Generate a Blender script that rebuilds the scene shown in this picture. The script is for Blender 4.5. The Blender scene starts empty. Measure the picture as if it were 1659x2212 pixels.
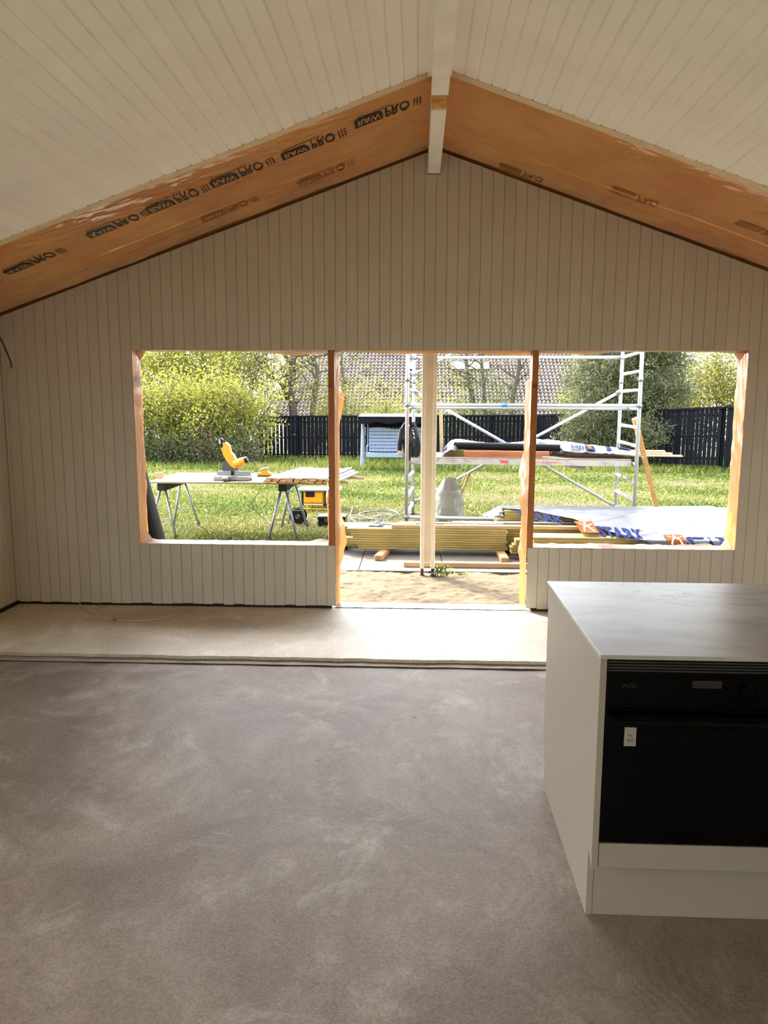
import bpy, math, random
import numpy as np
from mathutils import Vector, Matrix, noise as mnoise

# ------------------------------------------------------------------ camera, sky, sun, exposure
scn = bpy.context.scene
COL = scn.collection
RW, RH, FPX = 1659.0, 2212.0, 1640.0
PCX, PCY = 829.5, 1106.0
CAM = np.array([0.0, -6.0, 1.68])
_d = np.array([900 - PCX, PCY - 866.0, FPX]); _d /= np.linalg.norm(_d)
_u = np.array([39.5, 11234, -1643.0]); _u -= _d * _u.dot(_d); _u /= np.linalg.norm(_u)
ROT = np.array([np.cross(_u, _d), _d, _u])          # camera (right, up, forward) -> world

cam_d = bpy.data.cameras.new('camera'); cam = bpy.data.objects.new('camera', cam_d); COL.objects.link(cam)
m3 = np.column_stack([ROT[:, 0], ROT[:, 1], -ROT[:, 2]])
cam.matrix_world = Matrix.Translation(Vector(CAM)) @ Matrix(m3.tolist()).to_4x4()
cam_d.sensor_fit = 'VERTICAL'; cam_d.sensor_height = 36.0; cam_d.lens = 36.0 * FPX / RH
cam_d.clip_start = 0.05; cam_d.clip_end = 400
scn.camera = cam

SUN_DIR = Vector((-0.66, 0.75, 0.86)).normalized()   # towards the sun
SUN_STRENGTH, SKY_STRENGTH, EXPOSURE = 3.0, 0.70, 1.70
world = bpy.data.worlds.new('sky'); scn.world = world; world.use_nodes = True
wn = world.node_tree.nodes; wl = world.node_tree.links; wn.clear()
sky = wn.new('ShaderNodeTexSky'); sky.sky_type = 'NISHITA'; sky.sun_disc = False
sky.sun_elevation = math.asin(SUN_DIR.z); sky.sun_rotation = math.atan2(SUN_DIR.x, SUN_DIR.y)
sky.air_density = 1.0; sky.dust_density = 2.0; sky.ozone_density = 1.0
hs = wn.new('ShaderNodeHueSaturation'); hs.inputs['Saturation'].default_value = 0.32
bg = wn.new('ShaderNodeBackground'); bg.inputs['Strength'].default_value = SKY_STRENGTH
wo = wn.new('ShaderNodeOutputWorld')
wl.new(sky.outputs[0], hs.inputs['Color']); wl.new(hs.outputs[0], bg.inputs['Color']); wl.new(bg.outputs[0], wo.inputs[0])
sl = bpy.data.lights.new('sun', 'SUN'); sl.energy = SUN_STRENGTH; sl.angle = math.radians(0.6); sl.color = (1.0, 0.95, 0.87)
so = bpy.data.objects.new('sun', sl); COL.objects.link(so)
so.rotation_euler = SUN_DIR.to_track_quat('Z', 'Y').to_euler(); so.location = (-20, 24, 27)
scn.view_settings.view_transform = 'Standard'; scn.view_settings.look = 'None'
scn.view_settings.gamma = 1.0; scn.view_settings.use_curve_mapping = False
scn.view_settings.exposure = EXPOSURE
scn.cycles.max_bounces = 16; scn.cycles.diffuse_bounces = 10; scn.cycles.transparent_max_bounces = 16
scn.cycles.glossy_bounces = 6; scn.cycles.transmission_bounces = 6
scn.cycles.use_denoising = True; scn.cycles.sample_clamp_indirect = 8.0
scn.cycles.caustics_reflective = False; scn.cycles.caustics_refractive = False

# ------------------------------------------------------------------ helpers
rng = random.Random(7)
def ray(px, py): return ROT @ np.array([px - PCX, PCY - py, FPX])
def at(px, py, Y):
    r = ray(px, py); return Vector(CAM + r * ((Y - CAM[1]) / r[1]))
def atz(px, py, Z):
    r = ray(px, py); return Vector(CAM + r * ((Z - CAM[2]) / r[2]))
def ground_z(y): return -0.12 if y < 7 else -0.12 - 0.033 * (y - 7)
def S(r, g, b):
    f = lambda c: (c / 255 / 12.92) if c / 255 <= 0.04045 else ((c / 255 + 0.055) / 1.055) ** 2.4
    return (f(r), f(g), f(b), 1.0)

MATS = {}
OUTDOOR = set('plywood white_paint deck_ply tool_grey fence_paint swing_paint canopy_top roof_tile bargeboard house_wall bark leaf_yellow leaf_olive leaf_green leaf_dry pine_needle grass_a grass_b grass_c paving tarp_white sand lawn_soil ink_orange ink_blue cord_pale membrane blue_cloth'.split())
OUT_ALBEDO = 0.36
def pmat(name, col, rough=0.6, var=0.12, scale=6.0, col2=None, bump=0.0, bscale=None, metal=0.0, spec=0.5,
         coat=0.0, stretch=(1, 1, 1), translucent=0.0, trans_col=None, perobj=0.0, detail=5.0, contrast=(0.3, 0.7), alpha=1.0):
    if name in OUTDOOR:
        col = tuple(c * OUT_ALBEDO for c in col[:3]) + (1,); col2 = col2 and tuple(c * OUT_ALBEDO for c in col2[:3]) + (1,)
    m = bpy.data.materials.new(name); m.use_nodes = True; nt = m.node_tree; N = nt.nodes; L = nt.links
    p = N['Principled BSDF']; out = N['Material Output']
    tc = N.new('ShaderNodeTexCoord'); mp = N.new('ShaderNodeMapping'); mp.inputs['Scale'].default_value = stretch
    L.new(tc.outputs['Object'], mp.inputs['Vector'])
    nz = N.new('ShaderNodeTexNoise'); nz.inputs['Scale'].default_value = scale; nz.inputs['Detail'].default_value = detail
    L.new(mp.outputs[0], nz.inputs['Vector'])
    cr = N.new('ShaderNodeValToRGB'); cr.color_ramp.elements[0].position = contrast[0]; cr.color_ramp.elements[1].position = contrast[1]
    c2 = col2 or tuple(max(0, c * (1 - 2 * var)) for c in col[:3]) + (1,)
    c1 = col if col2 else tuple(min(1, c * (1 + var * 0.5)) for c in col[:3]) + (1,)
    cr.color_ramp.elements[0].color = c2; cr.color_ramp.elements[1].color = c1
    L.new(nz.outputs['Fac'], cr.inputs['Fac'])
    csock = cr.outputs['Color']
    if perobj:
        oi = N.new('ShaderNodeObjectInfo'); hv = N.new('ShaderNodeHueSaturation'); mr = N.new('ShaderNodeMapRange')
        mr.inputs['To Min'].default_value = 1 - perobj; mr.inputs['To Max'].default_value = 1 + perobj
        L.new(oi.outputs['Random'], mr.inputs['Value']); L.new(mr.outputs[0], hv.inputs['Value'])
        L.new(csock, hv.inputs['Color']); csock = hv.outputs['Color']
    L.new(csock, p.inputs['Base Color'])
    p.inputs['Roughness'].default_value = rough; p.inputs['Metallic'].default_value = metal
    p.inputs['Specular IOR Level'].default_value = spec; p.inputs['Coat Weight'].default_value = coat
    p.inputs['Alpha'].default_value = alpha
    if bump:
        bn = N.new('ShaderNodeTexNoise'); bn.inputs['Scale'].default_value = bscale or scale * 4; bn.inputs['Detail'].default_value = 4
        L.new(mp.outputs[0], bn.inputs['Vector'])
        bp = N.new('ShaderNodeBump'); bp.inputs['Strength'].default_value = bump; bp.inputs['Distance'].default_value = 0.01
        L.new(bn.outputs['Fac'], bp.inputs['Height']); L.new(bp.outputs[0], p.inputs['Normal'])
    if translucent:
        tr = N.new('ShaderNodeBsdfTranslucent')
        if trans_col: tr.inputs['Color'].default_value = trans_col
        else: L.new(csock, tr.inputs['Color'])
        mx = N.new('ShaderNodeMixShader'); mx.inputs[0].default_value = translucent
        L.new(p.outputs[0], mx.inputs[1]); L.new(tr.outputs[0], mx.inputs[2]); L.new(mx.outputs[0], out.inputs[0])
    MATS[name] = m
    return m

def tag(o, label=None, cat=None, group=None, kind=None):
    if label: o['label'] = label
    if cat: o['category'] = cat
    if group: o['group'] = group
    if kind: o['kind'] = kind
    return o
def thing(name, label, cat, loc=(0, 0, 0), rotz=0.0, group=None, kind=None):
    o = bpy.data.objects.new(name, None); COL.objects.link(o); o.empty_display_size = 0.1
    o.location = loc; o.rotation_euler = (0, 0, rotz)
    return tag(o, label, cat, group, kind)
def root_matrix(o):
    M = Matrix.Identity(4)
    while o is not None:
        M = Matrix.Translation(o.location) @ o.rotation_euler.to_matrix().to_4x4() @ M; o = o.parent
    return M

class MB:
    def __init__(s): s.v = []; s.f = []
    def add(s, vs, fs):
        b = len(s.v); s.v += [tuple(v) for v in vs]; s.f += [tuple(i + b for i in f) for f in fs]; return s
    def box(s, x0, x1, y0, y1, z0, z1, M=None):
        vs = [Vector((x, y, z)) for z in (z0, z1) for y in (y0, y1) for x in (x0, x1)]
        if M is not None: vs = [M @ v for v in vs]
        return s.add(vs, [(0, 2, 3, 1), (4, 5, 7, 6), (0, 1, 5, 4), (2, 6, 7, 3), (0, 4, 6, 2), (1, 3, 7, 5)])
    def bbox(s, x0, x1, y0, y1, z0, z1, b=0.003, M=None):          # box with chamfered long edges (all 12 edges)
        import itertools
        vs = []; idx = {}
        lim = ((x0, x1), (y0, y1), (z0, z1))
        for c in itertools.product((0, 1), repeat=3):
            for ax in range(3):
                p = [lim[i][c[i]] + (0 if i == ax else (b if c[i] == 0 else -b)) for i in range(3)]
                idx[c, ax] = len(vs); vs.append(Vector(p))
        fs = []
        for ax in range(3):
            a2, a3 = [i for i in range(3) if i != ax]
            for side in (0, 1):
                q = []
                for (i, j) in ((0, 0), (1, 0), (1, 1), (0, 1)):
                    c = [0, 0, 0]; c[ax] = side; c[a2] = i; c[a3] = j; q.append(idx[tuple(c), ax])
                flip = (side == 0) != (ax == 1)
                fs.append(tuple(reversed(q)) if flip else tuple(q))
        for ax in range(3):                                       # edge chamfers along axis ax
            a2, a3 = [i for i in range(3) if i != ax]
            for (i, j) in ((0, 0), (1, 0), (1, 1), (0, 1)):
                c0 = [0, 0, 0]; c1 = [0, 0, 0]
                for c, e in ((c0, 0), (c1, 1)): c[ax] = e; c[a2] = i; c[a3] = j
                fs.append((idx[tuple(c0), a2], idx[tuple(c1), a2], idx[tuple(c1), a3], idx[tuple(c0), a3]))
        for c in itertools.product((0, 1), repeat=3): fs.append((idx[c, 0], idx[c, 1], idx[c, 2]))
        if M is not None: vs = [M @ v for v in vs]
        return s.add(vs, fs)
    def tube(s, pts, r, n=8, cap=True):
        pts = [Vector(p) for p in pts]; rs = r if isinstance(r, (list, tuple)) else [r] * len(pts)
        rings = []; prev = None
        for i, p in enumerate(pts):
            t = (pts[min(i + 1, len(pts) - 1)] - pts[max(i - 1, 0)])
            if t.length < 1e-9: t = Vector((0, 0, 1))
            t.normalize()
            if prev is None: a = t.orthogonal().normalized()
            else:
                a = prev - t * prev.dot(t)
                a = a.normalized() if a.length > 1e-6 else t.orthogonal().normalized()
            prev = a; b = t.cross(a)
            rings.append([p + (a * math.cos(2 * math.pi * k / n) + b * math.sin(2 * math.pi * k / n)) * rs[i] for k in range(n)])
        vs = [v for r_ in rings for v in r_]; fs = []
        for i in range(len(pts) - 1):
            for k in range(n):
                fs.append((i * n + k, i * n + (k + 1) % n, (i + 1) * n + (k + 1) % n, (i + 1) * n + k))
        if cap: fs.append(tuple(reversed(range(n)))); fs.append(tuple((len(pts) - 1) * n + k for k in range(n)))
        return s.add(vs, fs)
    def prism(s, poly, y0, y1, M=None):                            # polygon in (x,z) extruded along y
        n = len(poly)
        vs = [Vector((x, y0, z)) for x, z in poly] + [Vector((x, y1, z)) for x, z in poly]
        if M is not None: vs = [M @ v for v in vs]
        return s.add(vs, [tuple(range(n)), tuple(reversed(range(n, 2 * n)))] + [(i + n, (i + 1) % n + n, (i + 1) % n, i) for i in range(n)])
    def grid(s, fn, nu, nv, thick=0.0):
        vs = [Vector(fn(i / nu, j / nv)) for j in range(nv + 1) for i in range(nu + 1)]
        w = nu + 1
        fs = [(j * w + i, j * w + i + 1, (j + 1) * w + i + 1, (j + 1) * w + i) for j in range(nv) for i in range(nu)]
        return s.add(vs, fs)
    def build(s, name, mat, parent=None, world=True, smooth=False, label=None, kind=None, origin=None, cat=None, group=None):
        me = bpy.data.meshes.new(name); v = s.v
        if parent is not None and world:
            Mi = root_matrix(parent).inverted(); v = [Mi @ Vector(p) for p in v]
        org = None
        if parent is None:
            if origin is None:
                a = np.array([tuple(p) for p in v]); org = Vector((*(a[:, :2].max(0) + a[:, :2].min(0)) / 2, a[:, 2].min()))
            else: org = Vector(origin)
            v = [Vector(p) - org for p in v]
        me.from_pydata([tuple(p) for p in v], [], s.f); me.update()
        me.materials.append(MATS[mat] if isinstance(mat, str) else mat)
        if smooth: me.polygons.foreach_set('use_smooth', [True] * len(me.polygons))
        o = bpy.data.objects.new(name, me); COL.objects.link(o)
        if parent is not None: o.parent = parent
        else: o.location = org
        return tag(o, label, cat, group, kind)

def np_obj(name, V, k, mat, parent=None, kind=None, smooth=False, label=None, cat=None, mats=None, midx=None):
    """mesh of loose k-gons from an (n*k,3) array"""
    n = len(V) // k; me = bpy.data.meshes.new(name)
    me.vertices.add(len(V)); me.vertices.foreach_set('co', np.asarray(V, dtype=np.float32).ravel())
    me.loops.add(n * k); me.loops.foreach_set('vertex_index', np.arange(n * k, dtype=np.int32))
    me.polygons.add(n); me.polygons.foreach_set('loop_start', np.arange(0, n * k, k, dtype=np.int32))
    me.polygons.foreach_set('loop_total', np.full(n, k, dtype=np.int32))
    for mm in (mats or [mat]): me.materials.append(MATS[mm])
    if midx is not None: me.polygons.foreach_set('material_index', np.asarray(midx, dtype=np.int32))
    me.update(calc_edges=True)
    o = bpy.data.objects.new(name, me); COL.objects.link(o)
    if parent is not None: o.parent = parent
    return tag(o, label, cat, None, kind)

def dup(root, loc=None, rotz=None):
    r = root.copy(); COL.objects.link(r)
    if loc is not None: r.location = loc
    if rotz is not None: r.rotation_euler = (0, 0, rotz)
    for ch in list(root.children):
        c = ch.copy(); COL.objects.link(c); c.parent = r
        for g in ch.children:
            d = g.copy(); COL.objects.link(d); d.parent = c
    return r

def text_tris(body, size=1.0, bold=0.0, shear=0.0, xs=1.0):
    """font outline as verts (x,y) and faces; origin at the left baseline"""
    cu = bpy.data.curves.new('txt', 'FONT'); cu.body = body; cu.size = size; cu.offset = bold; cu.shear = shear
    cu.resolution_u = 3; cu.fill_mode = 'FRONT'
    o = bpy.data.objects.new('txt', cu); COL.objects.link(o)
    dg = bpy.context.evaluated_depsgraph_get(); me = o.evaluated_get(dg).to_mesh()
    vs = [(v.co.x * xs, v.co.y) for v in me.vertices]; fs = [tuple(p.vertices) for p in me.polygons]
    o.evaluated_get(dg).to_mesh_clear(); bpy.data.objects.remove(o); bpy.data.curves.remove(cu)
    return vs, fs

def fbm(x, y, z=0.0, o=3): return mnoise.fractal(Vector((x, y, z)), 0.8, 2.1, o)

# ------------------------------------------------------------------ materials
pmat('wall_paint', S(194, 188, 175), 0.55, 0.03, 3, bump=0.05, bscale=60, perobj=0.02)
pmat('ceiling_paint', S(249, 247, 242), 0.5, 0.03, 2.5, bump=0.05, bscale=50, perobj=0.02)
pmat('beam_paint', S(250, 248, 243), 0.5, 0.05, 5, bump=0.1, bscale=30)
pmat('dark_gap', S(38, 32, 26), 0.9)
pmat('backing_wood', S(120, 84, 48), 0.8, 0.2, 5)
pmat('pine', S(176, 136, 88), 0.6, 0.16, 5, stretch=(1, 6, 6), perobj=0.1)
pmat('pine_pale', S(176, 148, 108), 0.6, 0.12, 5, stretch=(1, 6, 6), perobj=0.06)
pmat('treated_wood', S(160, 142, 84), 0.65, 0.16, 6, stretch=(0.7, 8, 8), perobj=0.12, bump=0.1)
pmat('stud_wood', S(172, 108, 50), 0.55, 0.12, 5, stretch=(6, 6, 0.8))
pmat('rough_wood', S(214, 160, 78), 0.7, 0.25, 20)
pmat('plywood', S(196, 172, 118), 0.6, 0.1, 4, stretch=(0.6, 5, 5))
pmat('wood_grey', S(150, 126, 98), 0.8, 0.2, 8)
pmat('orange_wood', S(156, 92, 58), 0.6, 0.14, 5, stretch=(0.6, 6, 6), perobj=0.1)
pmat('white_paint', S(150, 149, 149), 0.4, 0.03, 4)
pmat('post_paint', S(248, 242, 226), 0.45, 0.05, 6, bump=0.06)
pmat('metal_foot', S(96, 62, 50), 0.6, 0.2, 20)
pmat('aluminium', S(160, 163, 166), 0.4, 0.06, 14, metal=0.25)
pmat('galvanised', S(128, 134, 138), 0.4, 0.12, 20, metal=0.5)
pmat('white_tape', S(186, 186, 184), 0.5, 0.02)
pmat('deck_white', S(156, 150, 144), 0.6, 0.2, 12, contrast=(0.25, 0.5))
pmat('deck_ply', S(196, 166, 138), 0.7, 0.15, 8)
pmat('black_plastic', S(20, 20, 21), 0.5, 0.1, spec=0.2)
pmat('black_rubber', S(16, 15, 15), 0.55, 0.15, 10, spec=0.15)
pmat('tool_yellow', S(208, 142, 12), 0.4, 0.06)
pmat('tool_grey', S(206, 204, 200), 0.4, 0.1, 20, metal=0.3)
pmat('tool_dark', S(50, 47, 45), 0.5, 0.15, 20)
pmat('fence_paint', S(26, 29, 40), 0.8, 0.15, 10, spec=0.08, stretch=(4, 4, 0.6), perobj=0.12)
pmat('swing_paint', S(160, 182, 212), 0.5, 0.05)
pmat('canopy_cloth', S(10, 11, 16), 0.8, 0.15, 6, spec=0.08)
pmat('canopy_top', S(150, 150, 150), 0.8, 0.25, 6)
pmat('roof_tile', S(146, 129, 120), 0.8, 0.2, 1.0, col2=S(98, 80, 60), contrast=(0.3, 0.55), bump=0.2, bscale=30)
pmat('bargeboard', S(220, 228, 240), 0.6, 0.08)
pmat('house_wall', S(190, 176, 160), 0.8, 0.1)
pmat('window_glass', S(150, 180, 214), 0.08, 0.05, spec=0.8)
pmat('bark', S(120, 108, 96), 0.9, 0.25, 9, stretch=(4, 4, 1), bump=0.4)
pmat('leaf_yellow', S(238, 232, 96), 0.5, 0.2, 0.8, col2=S(190, 200, 70), translucent=0.6, spec=0.3)
pmat('leaf_olive', S(206, 202, 112), 0.5, 0.2, 0.8, col2=S(150, 150, 80), translucent=0.5, spec=0.3)
pmat('leaf_green', S(128, 156, 74), 0.5, 0.2, 0.8, col2=S(84, 116, 56), translucent=0.35, spec=0.3)
pmat('leaf_dry', S(120, 104, 84), 0.7, 0.2, 1.0, translucent=0.2, spec=0.2)
pmat('pine_needle', S(150, 152, 108), 0.5, 0.2, 0.7, col2=S(92, 106, 80), translucent=0.2, spec=0.3)
pmat('grass_a', S(184, 180, 92), 0.55, 0.2, 0.5, col2=S(146, 160, 66), translucent=0.35, spec=0.2)
pmat('grass_b', S(210, 200, 152), 0.6, 0.15, 0.5, translucent=0.35, spec=0.2)
pmat('grass_c', S(110, 138, 54), 0.55, 0.2, 0.5, translucent=0.35, spec=0.2)
pmat('paving', S(160, 149, 134), 0.8, 0.08, 4, bump=0.15, bscale=40)
pmat('paving_edge', S(176, 168, 152), 0.85, 0.1, 6)
pmat('marble', S(232, 228, 224), 0.14, 0.03, 2)
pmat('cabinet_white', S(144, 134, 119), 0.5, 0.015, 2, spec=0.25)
pmat('oven_glass', S(2, 2, 2), 0.06, 0.0, spec=0.2)
pmat('oven_black', S(4, 4, 4), 0.35, 0.0, spec=0.12)
pmat('oven_print', S(92, 88, 84), 0.5, 0.0)
pmat('oven_display', S(40, 38, 34), 0.25, 0.0)
pmat('sticker_paper', S(150, 140, 122), 0.7, 0.03)
pmat('ink_black', S(28, 30, 26), 0.5, 0.05)
pmat('ink_faint', S(150, 98, 46), 0.4, 0.05)
pmat('ink_blue', S(30, 52, 120), 0.8, 0.05, spec=0.05)
pmat('ink_orange', S(190, 104, 40), 0.8, 0.05, spec=0.05)
pmat('ink_red', S(206, 70, 70), 0.5, 0.1)
pmat('tarp_white', S(124, 126, 132), 0.35, 0.06, 3, bump=0.15, bscale=14, translucent=0.25)
pmat('bag_white', S(150, 146, 136), 0.35, 0.08, 6, bump=0.3, bscale=18, translucent=0.25)
pmat('cable_white', S(190, 178, 152), 0.5, 0.05)
pmat('cable_dark', S(64, 60, 48), 0.5, 0.05)
pmat('cord_pale', S(200, 206, 196), 0.5, 0.1)
pmat('cord_black', S(40, 42, 40), 0.5, 0.1)
pmat('jacket_cloth', S(20, 18, 17), 0.9, 0.15, 12, bump=0.3, bscale=60)
pmat('membrane', S(164, 169, 178), 0.5, 0.12, 8, bump=0.2)
pmat('blue_cloth', S(70, 100, 160), 0.7, 0.15, 10)
pmat('blue_tape', S(30, 120, 220), 0.5, 0.02)
pmat('exterior_wall', S(200, 190, 170), 0.8, 0.1)
pmat('roof_felt', S(70, 66, 64), 0.9, 0.1)
pmat('lath_pale', S(226, 206, 168), 0.6, 0.08, 6, stretch=(1, 6, 6))

def concrete(name, base, dark, pale, grain, arc, spec=0.3):
    m = bpy.data.materials.new(name); m.use_nodes = True; nt = m.node_tree; N = nt.nodes; L = nt.links; p = N['Principled BSDF']
    tc = N.new('ShaderNodeTexCoord')
    def nz(scale, det=6, rough=0.6, dist=0.0, st=(1, 1, 1)):
        mp = N.new('ShaderNodeMapping'); mp.inputs['Scale'].default_value = st; L.new(tc.outputs['Object'], mp.inputs[0])
        n = N.new('ShaderNodeTexNoise'); n.inputs['Scale'].default_value = scale; n.inputs['Detail'].default_value = det
        n.inputs['Roughness'].default_value = rough; n.inputs['Distortion'].default_value = dist; L.new(mp.outputs[0], n.inputs['Vector']); return n
    def ramp(src, a, b):
        r = N.new('ShaderNodeMapRange'); r.inputs['From Min'].default_value = a; r.inputs['From Max'].default_value = b
        L.new(src, r.inputs['Value']); return r.outputs[0]
    def mix(f, c1, c2, t='MIX'):
        x = N.new('ShaderNodeMix'); x.data_type = 'RGBA'; x.blend_type = t
        if isinstance(f, float): x.inputs[0].default_value = f
        else: L.new(f, x.inputs[0])
        for i, c in ((6, c1), (7, c2)):
            if isinstance(c, tuple): x.inputs[i].default_value = c
            else: L.new(c, x.inputs[i])
        return x.outputs[2]
    big = nz(0.9, 7, 0.62, 0.8); mid = nz(4.2, 8, 0.72, 0.8, (1, 0.6, 1)); fine = nz(grain, 3, 0.6); pal = nz(1.7, 6, 0.7, 1.2)
    c = mix(ramp(big.outputs['Fac'], 0.35, 0.65), dark, base)
    c = mix(ramp(pal.outputs['Fac'], 0.54, 0.80), c, pale)
    c2 = mix(ramp(mid.outputs['Fac'], 0.36, 0.62), dark, c); c = mix(0.6, c, c2)
    # trowel arcs
    vo = N.new('ShaderNodeTexVoronoi'); vo.inputs['Scale'].default_value = 0.9; vo.distance = 'EUCLIDEAN'
    wp = nz(1.6, 3, 0.5); wa = N.new('ShaderNodeVectorMath'); wa.operation = 'MULTIPLY_ADD'; wa.inputs[1].default_value = (0.35, 0.35, 0.0); L.new(wp.outputs['Color'], wa.inputs[0]); L.new(tc.outputs['Object'], wa.inputs[2]); L.new(wa.outputs[0], vo.inputs['Vector'])
    mm = N.new('ShaderNodeMath'); mm.operation = 'MULTIPLY'; mm.inputs[1].default_value = 210.0; L.new(vo.outputs['Distance'], mm.inputs[0])
    sn = N.new('ShaderNodeMath'); sn.operation = 'SINE'; L.new(mm.outputs[0], sn.inputs[0])
    am = nz(1.1, 3, 0.5); gate = N.new('ShaderNodeMath'); gate.operation = 'MULTIPLY'
    L.new(ramp(am.outputs['Fac'], 0.55, 0.72), gate.inputs[0]); L.new(ramp(sn.outputs[0], -1, 1), gate.inputs[1])
    g2 = N.new('ShaderNodeMath'); g2.operation = 'MULTIPLY'; g2.inputs[1].default_value = arc; L.new(gate.outputs[0], g2.inputs[0])
    c = mix(g2.outputs[0], c, pale)
    # dark specks
    sp = N.new('ShaderNodeTexVoronoi'); sp.inputs['Scale'].default_value = 2.3; L.new(tc.outputs['Object'], sp.inputs['Vector'])
    c = mix(ramp(sp.outputs['Distance'], 0.032, 0.018), c, tuple(x * 0.55 for x in dark[:3]) + (1,))
    c = mix(ramp(fine.outputs['Fac'], 0.35, 0.65), mix(1.0, c, (0.72, 0.71, 0.7, 1), 'MULTIPLY'), c)
    L.new(c, p.inputs['Base Color']); p.inputs['Roughness'].default_value = 0.58; p.inputs['Specular IOR Level'].default_value = spec
    ad = N.new('ShaderNodeMath'); ad.operation = 'ADD'; L.new(fine.outputs['Fac'], ad.inputs[0]); L.new(g2.outputs[0], ad.inputs[1])
    bp = N.new('ShaderNodeBump'); bp.inputs['Strength'].default_value = 0.35; bp.inputs['Distance'].default_value = 0.006
    L.new(ad.outputs[0], bp.inputs['Height']); L.new(bp.outputs[0], p.inputs['Normal'])
    MATS[name] = m
concrete('concrete_old', S(158, 144, 129), S(116, 101, 86), S(186, 178, 167), 120, 0.16, 0.2)
concrete('concrete_new', S(234, 226, 206), S(190, 179, 158), S(242, 236, 222), 70, 0.05)
pmat('mortar', S(140, 126, 112), 0.8, 0.12, 8)
pmat('sand', S(184, 166, 136), 0.95, 0.1, 3, col2=S(158, 140, 110), bump=0.9, bscale=26, spec=0.1)

def foil(name, col, rough, trl, bumps, mixcol=None, coat=1.0):
    m = bpy.data.materials.new(name); m.use_nodes = True; nt = m.node_tree; N = nt.nodes; L = nt.links
    p = N['Principled BSDF']; out = N['Material Output']; tc = N.new('ShaderNodeTexCoord')
    n0 = N.new('ShaderNodeTexNoise'); n0.inputs['Scale'].default_value = 1.6; n0.inputs['Detail'].default_value = 4; L.new(tc.outputs['Object'], n0.inputs['Vector'])
    cr = N.new('ShaderNodeValToRGB'); cr.color_ramp.elements[0].position = 0.35; cr.color_ramp.elements[1].position = 0.68
    cr.color_ramp.elements[0].color = mixcol or tuple(c * 0.72 for c in col[:3]) + (1,); cr.color_ramp.elements[1].color = col
    L.new(n0.outputs['Fac'], cr.inputs[0]); L.new(cr.outputs[0], p.inputs['Base Color'])
    p.inputs['Roughness'].default_value = rough; p.inputs['Specular IOR Level'].default_value = 0.6; p.inputs['Coat Weight'].default_value = coat; p.inputs['Coat Roughness'].default_value = 0.04
    h = None
    for sc, st, rot, dist in bumps:
        mp = N.new('ShaderNodeMapping'); mp.inputs['Scale'].default_value = st; mp.inputs['Rotation'].default_value = (0, 0, rot)
        L.new(tc.outputs['Object'], mp.inputs[0]); n = N.new('ShaderNodeTexNoise'); n.inputs['Scale'].default_value = sc; n.inputs['Detail'].default_value = 2.5
        n.inputs['Distortion'].default_value = 0.8; L.new(mp.outputs[0], n.inputs['Vector'])
        b = N.new('ShaderNodeBump'); b.inputs['Strength'].default_value = 0.5; b.inputs['Distance'].default_value = dist; L.new(n.outputs['Fac'], b.inputs['Height'])
        if h is not None: L.new(h, b.inputs['Normal'])
        h = b.outputs[0]
    L.new(h, p.inputs['Normal']); L.new(h, p.inputs['Coat Normal'])
    if trl:
        tr = N.new('ShaderNodeBsdfTranslucent'); L.new(cr.outputs[0], tr.inputs['Color']); mx = N.new('ShaderNodeMixShader'); mx.inputs[0].default_value = trl
        L.new(p.outputs[0], mx.inputs[1]); L.new(tr.outputs[0], mx.inputs[2]); L.new(mx.outputs[0], out.inputs[0])
    MATS[name] = m
foil('barrier_ceiling', S(216, 156, 76), 0.22, 0.0, [(1.3, (1, 1.6, 1), 0.3, 0.02)], mixcol=S(196, 124, 54))
foil('barrier_jamb', S(222, 156, 86), 0.35, 0.35, [(6, (2, 2, 0.5), 0.0, 0.03)], coat=0.35)
pmat('barrier_sill', S(172, 128, 102), 0.5, 0.12, 8, translucent=0.15, spec=0.15)
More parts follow.
